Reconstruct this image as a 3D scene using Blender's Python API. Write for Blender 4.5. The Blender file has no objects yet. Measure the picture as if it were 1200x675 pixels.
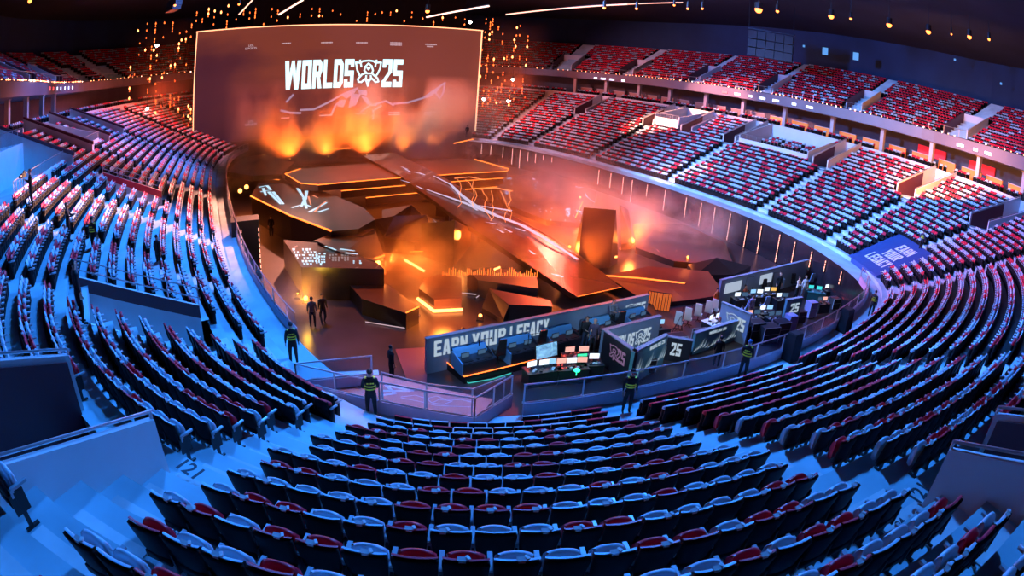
import bpy, math, random
import numpy as np
from mathutils import Vector, Matrix
random.seed(7); rng = np.random.default_rng(7)
SC = bpy.context.scene; COL = SC.collection
PI = math.pi
# ---------------------------------------------------------------- camera, sky, lights, exposure
CAM_Z = 13.0; KA, KB, PITCH, ROLL = 1.4488e-3, 3.3e-10, 0.3532, 0.0719
cd = bpy.data.cameras.new('camera'); cam = bpy.data.objects.new('camera', cd); COL.objects.link(cam)
cd.type = 'PANO'; cd.panorama_type = 'FISHEYE_LENS_POLYNOMIAL'
cd.sensor_fit = 'HORIZONTAL'; cd.sensor_width = 36.0; cd.clip_start = 0.1; cd.clip_end = 1000
cd.fisheye_fov = PI
cd.fisheye_polynomial_k0 = 0.0; cd.fisheye_polynomial_k1 = -KA / .03; cd.fisheye_polynomial_k2 = 0.0
cd.fisheye_polynomial_k3 = -KB / .03 ** 3; cd.fisheye_polynomial_k4 = 0.0
_c, _s, _cp, _sp = math.cos(ROLL), math.sin(ROLL), math.cos(PITCH), math.sin(PITCH)
cam.matrix_world = Matrix(((_c, -_s, 0, 0), (_s * _sp, _c * _sp, -_cp, 0), (_s * _cp, _c * _cp, _sp, CAM_Z), (0, 0, 0, 1)))
SC.camera = cam
SC.view_settings.view_transform = 'Standard'; SC.view_settings.look = 'None'
SC.view_settings.exposure = 0.0; SC.view_settings.gamma = 1.0; SC.view_settings.use_curve_mapping = False
SC.cycles.max_bounces = 5; SC.cycles.diffuse_bounces = 2; SC.cycles.glossy_bounces = 2
SC.cycles.transmission_bounces = 2; SC.cycles.transparent_max_bounces = 12; SC.cycles.volume_bounces = 0
SC.cycles.volume_step_rate = 4.0; SC.cycles.volume_max_steps = 64
SC.cycles.caustics_reflective = False; SC.cycles.caustics_refractive = False
SC.cycles.sample_clamp_indirect = 4.0
W = bpy.data.worlds.new('World'); SC.world = W; W.use_nodes = True
W.node_tree.nodes['Background'].inputs[0].default_value = (.010, .028, .085, 1)
W.node_tree.nodes['Background'].inputs[1].default_value = .55

def light(name, kind, loc, to, energy, color, size=1.0, cone=60, blend=.6):
    l = bpy.data.lights.new(name, kind); l.energy = energy; l.color = color
    if kind == 'SPOT': l.spot_size = math.radians(cone); l.spot_blend = blend; l.shadow_soft_size = size
    elif kind == 'AREA': l.shape = 'DISK'; l.size = size
    else: l.shadow_soft_size = size
    o = bpy.data.objects.new(name, l); COL.objects.link(o); o.location = loc
    o.rotation_euler = (Vector(to) - Vector(loc)).to_track_quat('-Z', 'Y').to_euler()
    return o
BLUE = (.028, .245, 1.0); VIOLET = (.55, .28, 1.0); WARM = (1.0, .55, .33); ORANGE = (1.0, .25, .04); PINK = (1.0, .28, .28)
def _px(x, y, z):
    x -= 600.0; y = 337.5 - y; r = math.hypot(x, y); s = math.sin(r * (KA + KB * r * r)) / r; vz = -math.cos(r * (KA + KB * r * r))
    ux = _c * x * s - _s * y * s; uy = _s * x * s + _c * y * s; Y = -vz * _cp + uy * _sp; Z = vz * _sp + uy * _cp
    t = (z - CAM_Z) / Z; return (ux * t, Y * t, z)
WARM_R, WARM_R2, WARM_L = _px(872, 180, 6.4), _px(925, 160, 10.5), _px(98, 218, 8.6)
# house lights: blue wash from the roof on every stand
light('house_wash_near', 'SPOT', (8, 30, 27.6), (2, 2, 8), 72000, BLUE, 1.5, 95)
light('house_wash_right_near', 'SPOT', (-4, 36, 27.6), (34, 24, 6), 130000, (.08, .25, 1), 1.5, 80)
light('house_wash_right', 'SPOT', (-18, 50, 27.6), (26, 56, 4), 200000, (.24, .46, 1), 1.5, 56)
light('house_wash_right_far', 'SPOT', (-38, 70, 27.6), (8, 90, 8), 60000, (.8, .5, .9), 1.5, 60)
light('house_wash_left', 'SPOT', (-17, 33, 27.6), (-21, 16, 7), 62000, BLUE, 1.5, 92)
light('house_wash_left_far', 'SPOT', (-26, 54, 27.6), (-46, 44, 8), 60000, (.10, .25, 1), 1.5, 75)
light('upper_wall_wash', 'SPOT', (-10, 40, 20), (46, 62, 22), 95000, (.10, .25, 1), 1.5, 85)
# moving heads near the screen throwing warm beams over the stands
light('warm_beam_left', 'SPOT', (-22, 74, 25), (-21, 37, 4), 420000, (1, .34, .22), .6, 22, .8)
light('warm_beam_left_upper', 'SPOT', (-4, 84, 25), (-35, 38, 8), 200000, (1, .30, .26), .6, 20, .8)
light('warm_beam_left_spot', 'SPOT', (-6, 88, 26), WARM_L, 900000, (1, .42, .22), .4, 6.5, .4)
light('warm_wall_spot_left', 'SPOT', (-6, 86, 25), _px(12, 222, 10), 500000, (1, .48, .30), .4, 5, .3)
light('pink_wash_left_corner', 'SPOT', (-24, 78, 22), (-50, 62, 6), 45000, (1, .22, .30), .8, 50, .8)
light('warm_beam_right', 'SPOT', (-38, 80, 24), WARM_R, 1100000, (1, .42, .26), .6, 9, .6)
light('pink_beam_right', 'SPOT', (-38, 80, 24), WARM_R2, 420000, (1, .35, .36), .6, 12, .6)
light('warm_beam_right_low', 'SPOT', (-40, 74, 20), (19, 66, 4.5), 500000, (1, .45, .25), .6, 5, .4)
light('pink_wash_right_far', 'SPOT', (-24, 76, 22), (4, 98, 8), 36000, (1, .26, .30), .8, 60, .8)
light('violet_wash_right_corner', 'SPOT', (-14, 58, 28), (37, 22, 7), 120000, (1, .22, .50), .8, 26, .7)
light('platform_warm_spot', 'SPOT', (-4, 24, 20), (-3, 15.6, 3), 9000, (1, .42, .34), .3, 22, .5)  # unseen spot added to warm the printed platform, not a moving head
light('orange_strip_concourse_right', 'AREA', (38, 44, 14.4), (50, 50, 12.5), 3500, (1, .35, .10), 12)
# ---------------------------------------------------------------- materials
MATS = {}
def mat(name, color, rough=.6, metal=0.0, emit=None, strength=0.0, noise=0.0, nscale=3.0, bump=0.0, spec=.5, alpha=1.0):
    if name in MATS: return MATS[name]
    m = bpy.data.materials.new(name); m.use_nodes = True; nt = m.node_tree; b = nt.nodes['Principled BSDF']
    b.inputs['Base Color'].default_value = (*color, 1); b.inputs['Roughness'].default_value = rough
    b.inputs['Metallic'].default_value = metal; b.inputs['Specular IOR Level'].default_value = spec
    b.inputs['Alpha'].default_value = alpha
    if emit: b.inputs['Emission Color'].default_value = (*emit, 1); b.inputs['Emission Strength'].default_value = strength
    if noise:
        t = nt.nodes.new('ShaderNodeTexNoise'); t.inputs['Scale'].default_value = nscale; t.inputs['Detail'].default_value = 4
        g = nt.nodes.new('ShaderNodeTexCoord'); nt.links.new(g.outputs['Object'], t.inputs['Vector'])
        r = nt.nodes.new('ShaderNodeMapRange'); r.inputs[1].default_value = .3; r.inputs[2].default_value = .7
        r.inputs[3].default_value = 1 - noise; r.inputs[4].default_value = 1 + noise * .4
        mx = nt.nodes.new('ShaderNodeVectorMath'); mx.operation = 'SCALE'; mx.inputs[0].default_value = color
        nt.links.new(t.outputs['Fac'], r.inputs[0]); nt.links.new(r.outputs[0], mx.inputs['Scale']); nt.links.new(mx.outputs[0], b.inputs['Base Color'])
        if bump:
            bp = nt.nodes.new('ShaderNodeBump'); bp.inputs['Strength'].default_value = bump
            nt.links.new(t.outputs['Fac'], bp.inputs['Height']); nt.links.new(bp.outputs[0], b.inputs['Normal'])
    MATS[name] = m; return m
concrete = mat('concrete', (.44, .60, .64), .75, noise=.25, nscale=.6)
wallwhite = mat('white_paint', (.72, .72, .72), .6, noise=.12, nscale=.4)
maroon = mat('dark_maroon_panel', (.10, .018, .03), .45)
blackm = mat('black_plastic', (.012, .012, .013), .5)
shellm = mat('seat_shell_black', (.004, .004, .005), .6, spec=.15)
redm = mat('seat_red', (.82, .012, .045), .42)
greym = mat('seat_pale_grey', (.50, .64, .72), .42)
armm = mat('armrest_grey', (.40, .42, .45), .35)
tagm = mat('paper_tag', (.85, .72, .70), .6)
steel = mat('brushed_steel', (.55, .55, .57), .3, 1.0)
darkmetal = mat('dark_metal', (.03, .03, .035), .35, .6)
# ---------------------------------------------------------------- helpers
class MB:
    def __init__(s): s.v = []; s.f = []; s.m = []
    def quad(s, a, b, c, d, m=0):
        n = len(s.v); s.v += [a, b, c, d]; s.f.append((n, n + 1, n + 2, n + 3)); s.m.append(m)
    def poly(s, pts, m=0):
        n = len(s.v); s.v += list(pts); s.f.append(tuple(range(n, n + len(pts)))); s.m.append(m)
    def hexa(s, P, m=0):   # 8 points: bottom 4, top 4
        n = len(s.v); s.v += [tuple(p) for p in P]
        for q in ((3, 2, 1, 0), (4, 5, 6, 7), (0, 1, 5, 4), (1, 2, 6, 5), (2, 3, 7, 6), (3, 0, 4, 7)):
            s.f.append(tuple(n + k for k in q)); s.m.append(m)
    def box(s, c, d, m=0, rz=0.0, rx=0.0):
        M = Matrix.Rotation(rz, 3, 'Z') @ Matrix.Rotation(rx, 3, 'X'); h = [x / 2 for x in d]
        s.hexa([Vector(c) + M @ Vector((sx * h[0], sy * h[1], sz * h[2])) for sz in (-1, 1) for sx, sy in ((-1, -1), (1, -1), (1, 1), (-1, 1))], m)
    def prism(s, pts, z0, z1, m=0, ms=None):   # pts plan polygon (ccw or cw); z1 may be a list
        k = len(pts); n = len(s.v); ms = m if ms is None else ms
        zt = z1 if isinstance(z1, (list, tuple)) else [z1] * k
        s.v += [(p[0], p[1], z0) for p in pts] + [(p[0], p[1], zt[i]) for i, p in enumerate(pts)]
        s.f.append(tuple(n + k + i for i in range(k))); s.m.append(m)
        s.f.append(tuple(n + i for i in reversed(range(k)))); s.m.append(ms)
        for i in range(k):
            j = (i + 1) % k; s.f.append((n + i, n + j, n + k + j, n + k + i)); s.m.append(ms)
    def tube(s, a, b, r, m=0, n=6, r2=None):
        a, b = Vector(a), Vector(b); d = (b - a); L = d.length
        if L < 1e-6: return
        q = d.to_track_quat('Z', 'Y'); r2 = r if r2 is None else r2; k = len(s.v)
        for p, rr in ((a, r), (b, r2)):
            for i in range(n): s.v.append(p + q @ Vector((rr * math.cos(2 * PI * i / n), rr * math.sin(2 * PI * i / n), 0)))
        for i in range(n): s.f.append((k + i, k + (i + 1) % n, k + n + (i + 1) % n, k + n + i)); s.m.append(m)
        s.f.append(tuple(k + i for i in reversed(range(n)))); s.m.append(m); s.f.append(tuple(k + n + i for i in range(n))); s.m.append(m)
    def path(s, pts, r, m=0, n=6):
        for a, b in zip(pts, pts[1:]): s.tube(a, b, r, m, n)
    def ball(s, c, r, m=0, sc=(1, 1, 1), nu=8, nv=6):
        k = len(s.v); c = Vector(c)
        for j in range(nv + 1):
            t = PI * j / nv
            for i in range(nu):
                s.v.append(c + Vector((r * sc[0] * math.sin(t) * math.cos(2 * PI * i / nu), r * sc[1] * math.sin(t) * math.sin(2 * PI * i / nu), r * sc[2] * math.cos(t))))
        for j in range(nv):
            for i in range(nu): s.f.append((k + j * nu + i, k + (j + 1) * nu + i, k + (j + 1) * nu + (i + 1) % nu, k + j * nu + (i + 1) % nu)); s.m.append(m)
    def mesh(s, name, mats, smooth=False):
        me = bpy.data.meshes.new(name); me.from_pydata([tuple(v) for v in s.v], [], s.f)
        for m in (mats if isinstance(mats, (list, tuple)) else [mats]): me.materials.append(m)
        me.polygons.foreach_set('material_index', s.m)
        if smooth: me.polygons.foreach_set('use_smooth', [True] * len(s.f))
        me.update(); return me
    def build(s, name, mats, parent=None, smooth=False, **k):
        o = bpy.data.objects.new(name, s.mesh(name, mats, smooth)); COL.objects.link(o)
        if parent: o.parent = parent
        tag(o, **k); return o
def tag(o, label=None, cat=None, group=None, kind=None):
    if label: o['label'] = label
    if cat: o['category'] = cat
    if group: o['group'] = group
    if kind: o['kind'] = kind
    return o
def empty(name, loc=(0, 0, 0), rz=0.0, **k):
    o = bpy.data.objects.new(name, None); COL.objects.link(o); o.location = loc; o.rotation_euler = (0, 0, rz); tag(o, **k); return o
def link_copy(src, parent=None):
    c = src.copy(); COL.objects.link(c)
    if parent: c.parent = parent
    return c
def P(x, y, z):    # point of the place seen at photo pixel (x, y) on the level z
    x -= 600.0; y = 337.5 - y; r = math.hypot(x, y) + 1e-9; th = r * (KA + KB * r * r); s = math.sin(th) / r
    vx, vy, vz = x * s, y * s, -math.cos(th)
    ux = _c * vx - _s * vy; uy = _s * vx + _c * vy
    Y = -vz * _cp + uy * _sp; Z = vz * _sp + uy * _cp
    t = (z - CAM_Z) / Z
    return Vector((ux * t, Y * t, z))
def PD(x, y, D):   # point at pixel (x, y) at plan distance D from the camera
    v = P(x, y, CAM_Z - 1) - Vector((0, 0, CAM_Z)); 
    if v.y < 0: v = -v
    return Vector((0, 0, CAM_Z)) + v * (D / math.hypot(v.x, v.y))
def proj(p):       # pixel at which a point of the place shows
    X, Y, Z = p[0], p[1], p[2] - CAM_Z
    vz = -Y * _cp + Z * _sp; uy = Y * _sp + Z * _cp
    vx = _c * X + _s * uy; vy = -_s * X + _c * uy
    th = math.atan2(math.hypot(vx, vy), -vz); r = th / KA
    for _ in range(6): r -= (r * (KA + KB * r * r) - th) / (KA + 3 * KB * r * r)
    q = math.hypot(vx, vy) + 1e-12
    return 600 + r * vx / q, 337.5 - r * vy / q
def text_mesh(name, body, mt, M, size=1.0, sx=1.0, bold=0.0, ext=.01, parent=None, align='CENTER', shear=0.0, spacing=1.0):
    c = bpy.data.curves.new(name, 'FONT'); c.body = body; c.size = size; c.extrude = ext; c.offset = bold; c.align_x = align; c.align_y = 'CENTER'
    c.resolution_u = 3; c.shear = shear; c.space_character = spacing
    t = bpy.data.objects.new(name + '_curve', c); COL.objects.link(t)
    me = bpy.data.meshes.new_from_object(t.evaluated_get(bpy.context.evaluated_depsgraph_get())); bpy.data.objects.remove(t); bpy.data.curves.remove(c)
    me.name = name; me.materials.clear(); me.materials.append(mt)
    o = bpy.data.objects.new(name, me); COL.objects.link(o)
    if parent: o.parent = parent
    o.matrix_world = M @ Matrix.Diagonal((sx, 1, 1, 1)); return o
# heavy condensed capitals and digits built from bars; each glyph in a unit box
def _bars():
    v, t = .37, .19
    L, R, T, Bt, M = (0, 0, v, 1), (1 - v, 0, 1, 1), (0, 1 - t, 1, 1), (0, 0, 1, t), (0, .5 - t / 2, 1, .5 + t / 2)
    g = {'L': [L, Bt], 'O': [L, R, T, Bt], 'E': [L, T, Bt, (0, .5 - t / 2, .9, .5 + t / 2)], 'U': [L, R, Bt], 'C': [L, T, Bt, (1 - v, .68, 1, 1), (1 - v, 0, 1, .32)], 'A': [(.25, .20, .75, .20 + t * .8)],
         'D': [L, (1 - v, .17, 1, .83)], 'R': [L, (1 - v, .60, 1, .86), (0, .40, .86, .40 + t)], 'G': [L, T, Bt, (1 - v, .72, 1, 1), (1 - v, 0, 1, .5), (.5, .5 - t * .6, 1, .5)],
         'S': [T, Bt, M, (0, .5, v, 1), (1 - v, 0, 1, .5), (1 - v, .72, 1, 1), (0, 0, v, .28)], '2': [T, Bt, (1 - v, .5, 1, 1), (0, .70, v, 1), (0, 0, v, .24)], '5': [T, Bt, M, (0, .45, v, 1), (1 - v, 0, 1, .55), (0, 0, v, .26)]}
    q = {k: [[(a, b), (c, b), (c, d), (a, d)] for a, b, c, d in w] for k, w in g.items()}
    q['2'].append([(0, .2), (v, .2), (1, .56), (1 - v, .56)])
    q['D'] += [[(0, 1), (.76, 1), (1, .83), (1, .79), (0, .81)], [(0, 0), (.76, 0), (1, .17), (1, .21), (0, .19)]]
    q['R'] += [[(0, 1), (.78, 1), (1, .86), (1, .81), (0, .81)], [(1 - v, .40), (.80, .40), (1, .60), (1 - v, .60)], [(.45, .40), (.80, .40), (1, 0), (.62, 0)]]
    q['A'] += [[(0, 0), (v, 0), (.56, 1), (.26, 1)], [(1 - v, 0), (1, 0), (.74, 1), (.44, 1)]]
    q['N'] = [[(0, 0), (v * .85, 0), (v * .85, 1), (0, 1)], [(1 - v * .85, 0), (1, 0), (1, 1), (1 - v * .85, 1)], [(.62, 0), (1, 0), (.38, 1), (0, 1)]]
    q['Y'] = [[(.5 - v / 2, 0), (.5 + v / 2, 0), (.5 + v / 2, .5), (.5 - v / 2, .5)], [(.5 - v / 2, .42), (.5 + v / 2 - .05, .42), (v, 1), (0, 1)], [(.5 - v / 2 + .05, .42), (.5 + v / 2, .42), (1, 1), (1 - v, 1)]]
    q['W'] = [[(.12, 0), (.36, 0), (.24, 1), (0, 1)], [(.14, 0), (.36, 0), (.60, 1), (.42, 1)], [(.64, 0), (.86, 0), (.58, 1), (.40, 1)], [(.64, 0), (.88, 0), (1, 1), (.76, 1)]]
    return q
GLYPH = _bars()
def word_quads(body, gap=.16):
    x = 0; out = []
    for ch in body:
        w = 1.7 if ch == 'W' else .45 if ch == ' ' else 1.0
        for q in GLYPH.get(ch, []): out.append([(x + a * w, b) for a, b in q])
        x += w + gap
    W_ = x - gap; return [[(a / W_, b) for a, b in q] for q in out]
# ---------------------------------------------------------------- plan of the bowl: an oval ring, position s along it and distance off outward
UA = Vector((-.5, .866)); VA = Vector((.866, .5))
CTL = [(60,-1.5),(45,-1.3),(32,-.8),(25,0),(20,.9),(16.5,1.9),(13.6,3.5),(12,5.7),(11.1,9.5),(10.4,15),(10.2,20),(10.6,25),(11.4,30),(12.6,35.2),(14.6,38.8),(17.6,41.8),(21.5,44.2),(26.5,46.2),(34,47.5),(45,48),(60,47.8),(74,46.8),(85,43.5),(92,37),(96,28),(96.5,20),(95,12),(91,5),(84,.8),(73,-1.2)]
def _curve():
    c = np.array(CTL, float); n = len(c); pts = []
    for i in range(n):
        p0, p1, p2, p3 = c[i - 1], c[i], c[(i + 1) % n], c[(i + 2) % n]
        for t in np.linspace(0, 1, 12, endpoint=False):
            pts.append(((-t**3+3*t*t-3*t+1)*p0+(3*t**3-6*t*t+4)*p1+(-3*t**3+3*t*t+3*t+1)*p2+t**3*p3)/6)
    p = np.array(pts); d = np.r_[0, np.cumsum(np.linalg.norm(np.diff(np.r_[p, p[:1]], axis=0), axis=1))]
    L = d[-1]; s = np.linspace(0, L, 1600, endpoint=False)
    q = np.c_[np.interp(s, d, np.r_[p[:, 0], p[0, 0]]), np.interp(s, d, np.r_[p[:, 1], p[0, 1]])]
    t = np.roll(q, -1, 0) - np.roll(q, 1, 0)
    for _ in range(12): t = np.roll(t, 1, 0) + 2 * t + np.roll(t, -1, 0)
    t /= np.linalg.norm(t, axis=1)[:, None]
    ua, va = np.array(UA), np.array(VA)
    Wd = q[:, :1] * ua + q[:, 1:] * va; T = t[:, :1] * ua + t[:, 1:] * va; N = np.c_[T[:, 1], -T[:, 0]]
    if ((Wd - Wd.mean(0)) * N).sum() < 0: N = -N
    return L, Wd, T, N
RL, RW, RT, RN = _curve()
def B(s, off, z=None):
    x = (s % RL) / RL * 1600; i = int(x) % 1600; f = x - int(x); j = (i + 1) % 1600
    w = RW[i] * (1 - f) + RW[j] * f; n = RN[i] * (1 - f) + RN[j] * f
    p = w + n * off
    return Vector((p[0], p[1])) if z is None else Vector((p[0], p[1], z))
def Bdir(s):       # (tangent, outward normal) at s
    i = int((s % RL) / RL * 1600) % 1600; return Vector((*RT[i], 0)), Vector((*RN[i], 0))
def nearest(p):
    d = np.hypot(RW[:, 0] - p[0], RW[:, 1] - p[1]); i = int(d.argmin())
    return i / 1600 * RL, float((np.array((p[0], p[1])) - RW[i]) @ RN[i])
def srange(a, b, step):
    if b < a: b += RL
    n = max(1, int(round((b - a) / step))); return [a + (b - a) * i / n for i in range(n + 1)]
def ring(mb, a, b, prof, step=1.2, m=0, caps=True):    # sweep a profile of (off, z) along the ring
    S = srange(a, b, step); k = len(prof); base = len(mb.v)
    for s in S:
        for q in prof:
            o_, z_ = (q(s) if callable(q) else q); mb.v.append(B(s, o_, z_))
    for i in range(len(S) - 1):
        for j in range(k - 1):
            v = base + i * k + j; mb.f.append((v, v + k, v + k + 1, v + 1)); mb.m.append(m)
def ringbox(mb, a, b, o0, o1, z0, z1, step=1.2, m=0):
    ring(mb, a, b, [(o0, z0), (o0, z1), (o1, z1), (o1, z0), (o0, z0)], step, m)
    for s in (a, b): mb.poly([B(s, o0, z0), B(s, o0, z1), B(s, o1, z1), B(s, o1, z0)], m)
TREAD, RISE, Z0 = .8, .382, 3.3
def zrow(off): return Z0 + RISE / TREAD * off
S_A, S_B = 186.0, 170.0     # the bowl is built from S_A on the left far corner round the near end to S_B on the right
# ---------------------------------------------------------------- the setting: floors, terraces, concourse, upper tier, roof
navyfloor = mat('stage_floor_black', (.050, .030, .032), .32, noise=.5, nscale=.5, spec=.6)
ringpts = [B(s, -1.2, 0) for s in srange(0, RL, 2)]
mb = MB(); mb.poly([tuple(p) for p in ringpts[:-1]]); mb.build('floor', navyfloor, kind='structure')
def pit(s):        # distance of the pit edge from the first row
    s %= RL
    t = min(1, max(0, (s - 80) / 9)) if s < 180 else 0
    return -1.8 - 1.0 * t
# cut-outs in the terraces: (s0, s1, off0, off1, floor level)
VOM_R = [87.0, 95.2, 105.7, 119.6, 127.2, 134.6, 147.6]
CUTS = [(s - 1.0, s + 1.0, 10.6, 17.5, 8.45) for s in VOM_R]
CUTS += [(45.5, 47.15, 8.1, 17.5, 6.6), (53.35, 55.2, 10.4, 17.5, 8.0)]
CUTS += [(38.7, 41.3, 2.1, 6.9, 3.35), (17.4, 19.6, 3.7, 8.5, 4.1)]
CUTS += [(19.9, 32.0, 11.9, 17.5, 8.8), (6.5, 12.0, 11.9, 17.5, 9.2), (107.4, 117.8, 11.1, 17.5, 9.0), (128.6, 133.2, 11.1, 17.5, 9.6)]
def in_cut(s, off):
    s %= RL
    for c in CUTS:
        if c[0] - 1e-4 < s < c[1] + 1e-4 and c[2] - 1e-3 < off < c[3] + 1e-3: return c
    return None
NROW = 21
mb = MB()
sb = sorted(set([round(x, 3) for x in srange(S_A, S_B, .8)] + [round(c[k] + (RL if c[k] < 100 else 0), 3) if False else round(c[k] + RL, 3) for c in CUTS for k in (0, 1)]))
for a, b in zip(sb, sb[1:]):
    if b - a < 1e-3: continue
    mid = (a + b) / 2
    for k in range(NROW):
        o0, o1 = TREAD * k - .65, TREAD * k + .15
        if k == NROW - 1: o1 = 17.55
        if not in_cut(mid, (o0 + o1) / 2):
            z = Z0 + RISE * k
            mb.quad(B(a, o0, z), B(b, o0, z), B(b, o1, z), B(a, o1, z))
            mb.quad(B(a, o0, z - RISE - .02), B(b, o0, z - RISE - .02), B(b, o0, z), B(a, o0, z))
    if True:
        mb.quad(B(a, pit(a), 3.0), B(b, pit(b), 3.0), B(b, -.65, 3.0), B(a, -.65, 3.0))
mb.build('floor_lower_terraces', concrete, kind='structure')
def cutbox(c, wallm, side):
    """floor, side walls and back of one cut-out"""
    s0, s1, o0, o1, z = c; m = MB()
    m.quad(B(s0, o0 - .3, z), B(s1, o0 - .3, z), B(s1, o1, z), B(s0, o1, z), 0)
    for s in (s0, s1): m.quad(B(s, o0, z), B(s, o1, z), B(s, o1, zrow(o1)), B(s, o0, zrow(o0)), 1)
    m.quad(B(s0, o1, z), B(s1, o1, z), B(s1, o1, 12), B(s0, o1, 12), 1)
    return m
# pit wall with its dark cladding, rim wall, concourse
mb = MB(); ring(mb, S_A, S_B, [lambda s: (pit(s), 0), lambda s: (pit(s), 3.0)], 1.2)
pitled = mat('pit_wall_panel', (.02, .014, .018), .22, noise=.4, nscale=.8)
mb.build('wall_pit', pitled, kind='structure')
mb = MB(); ringbox(mb, S_A, S_B, 17.5, 17.85, 10.6, 12.0)
mb.build('wall_rim', wallwhite, kind='structure')
mb = MB(); ring(mb, S_A, 70, [(17.8, 11.8), (25.0, 11.8)], 1.5); ring(mb, 70, S_B, [(17.8, 11.8), (25.0, 11.8)], 1.5)
mb.build('floor_concourse', concrete, kind='structure')
panelm = mat('concourse_back_wall', (.10, .09, .10), .6, noise=.2, nscale=.5)
mb = MB(); ring(mb, S_A, 38, [(25, 11), (25, 15)], 1.5); ring(mb, 82, S_B, [(25, 11), (25, 15)], 1.5); mb.build('wall_concourse', panelm, kind='structure')
FO = [(150, 18.5), (158, 19.5), (165, 20), (186, 20), (200, 20.5), (214, 21.3), (225, 20.5), (RL + 5, 18.8), (RL + 17, 17.8), (RL + 30, 17.6), (RL + 84, 17.6), (RL + 90, 18.6), (RL + 98, 19.2), (RL + 105, 17.8), (RL + 117, 16.6), (RL + 130, 16.4), (RL + 143, 17.4), (RL + 150, 18.5)]
def fo(s):
    s %= RL
    if s < 150: s += RL
    return float(np.interp(s, [a for a, b in FO], [b for a, b in FO]))
fasciam = mat('fascia_panel', (.20, .17, .20), .45, noise=.1, nscale=.3)
URNG = [(S_A + 8, 34), (83, S_B - 4)]
mb = MB()
for a, b in URNG:
    ring(mb, a, b, [lambda s: (fo(s) + 7, 14.9), lambda s: (fo(s) + .35, 14.75), lambda s: (fo(s), 14.8), lambda s: (fo(s), 16.1), lambda s: (fo(s) + .3, 16.1), lambda s: (fo(s) + .3, 15.7)], 1.2)
mb.build('wall_fascia', fasciam, kind='structure')
# upper tier treads
UT, UR, UZ, NU = .8, .43, 15.7, 15
mb = MB()
for a, b in URNG:
    S = srange(a, b, 1.2)
    for p, q in zip(S, S[1:]):
        for k in range(NU):
            z = UZ + UR * k; o0 = 1.2 + UT * k if k else .3; o1 = 1.2 + UT * (k + 1)
            if k == NU - 1: o1 += 2.5
            mb.quad(B(p, fo(p) + o0, z), B(q, fo(q) + o0, z), B(q, fo(q) + o1, z), B(p, fo(p) + o1, z))
            mb.quad(B(p, fo(p) + o0, z - UR), B(q, fo(q) + o0, z - UR), B(q, fo(q) + o0, z), B(p, fo(p) + o0, z))
mb.build('floor_upper_terraces', concrete, kind='structure')
backblue = mat('upper_back_wall', (.006, .035, .10), .7, noise=.25, nscale=.25)
mb = MB()
for a, b in ((83, 34),): ring(mb, a, b, [lambda s: (fo(s) + 15.5, 21.5), lambda s: (fo(s) + 15.5, 28.5)], 1.6)
mb.build('wall_upper', backblue, kind='structure')
roofm = mat('roof_deck', (.020, .026, .05), .8, noise=.4, nscale=.15)
mb = MB(); mb.poly([tuple(B(s, 40, 28.5)) for s in srange(0, RL, 5)[:-1]][::-1]); mb.build('ceiling', roofm, kind='structure')
mb = MB(); mb.poly([tuple(B(s, 42, -.05)) for s in srange(0, RL, 5)[:-1]]); mb.build('floor_base', mat('ground_base', (.05, .05, .05), .9), kind='structure')
# closing wall behind the screen (the far end of the hall is draped black)
mb = MB(); ring(mb, S_B - 6, S_A + 10, [(6, 0), (6, 28.5)], 2)
mb.build('wall_far', mat('black_drape', (.010, .008, .010), .9, noise=.3, nscale=.6), kind='structure')
# ---------------------------------------------------------------- seats
AISLES = [(86.9, .62), (94.4, .62), (104.6, .62), (119.0, .62), (133.9, .62), (147.4, .62), (155.2, .62), (81.2, .62), (62.5, .6), (54.4, .62), (47.0, .68), (40.4, .62), (33.0, .62), (24.4, .62), (9.5, .62), (225.9, .62), (212, .62), (204, .62), (196, .6)]
TARPS = [(84.8, 90.6, -2, 4.6), (41.4, 51.2, -3.0, .3)]
def acen(a, off): return {47.0: 46.85 + .075 * off, 54.4: 54.1 - .115 * off}.get(a, a)
def blocked(s, off):
    s %= RL
    loc = (B(s + .25, off) - B(s - .25, off)).length / .5
    for a, w in AISLES:
        d = abs(s - acen(a, off)); d = min(d, RL - d)
        if d * loc < w * .85 + .27: return True
    for t in TARPS:
        if t[0] < s < t[1] and t[2] < off < t[3]: return True
    for c in CUTS:
        if c[0] - .35 / loc < s < c[1] + .35 / loc and c[2] - .7 < off < c[3] + .5: return True
    return False
SEATS = []      # (x, y, z, angle, colour, row, upper, seat number in row)
def fill_row(a, b, offf, z, upper, row, pred, pitch=.485, pred_red=.45):
    s = a + .45 * rng.random(); b2 = b + (RL if b < a else 0); run = 0; col = 0; i = 0
    while s < b2:
        off = offf(s); p = B(s, off)
        # advance so that neighbours stand one pitch apart at this offset
        q = B(s + .5, off); loc = (q - p).length / .5
        if not pred(s, off):
            if run <= 0:
                col = 1 - col if rng.random() < .85 else col; run = int(rng.integers(1, (3 if col == 0 else 4) if upper != 1 else (7 if col == 0 else 3)))
            run -= 1
            t, n = Bdir(s); ang = math.atan2(n.y, n.x) - PI / 2 + PI   # local -Y looks outward, the seat faces the pit
            SEATS.append((p.x, p.y, z, ang, col, row, upper, i)); i += 1
        s += pitch / max(loc, .3)
for k in range(NROW):
    fill_row(S_A, S_B, lambda s, k=k: TREAD * k - .12, Z0 + RISE * k, 0, k, blocked)
UAISLES_AZ = [(742, 70), (822, 78), (905, 88), (1008, 108), (1130, 140), (665, 62), (58, 70), (24, 72), (90, 78), (125, 80)]
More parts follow.
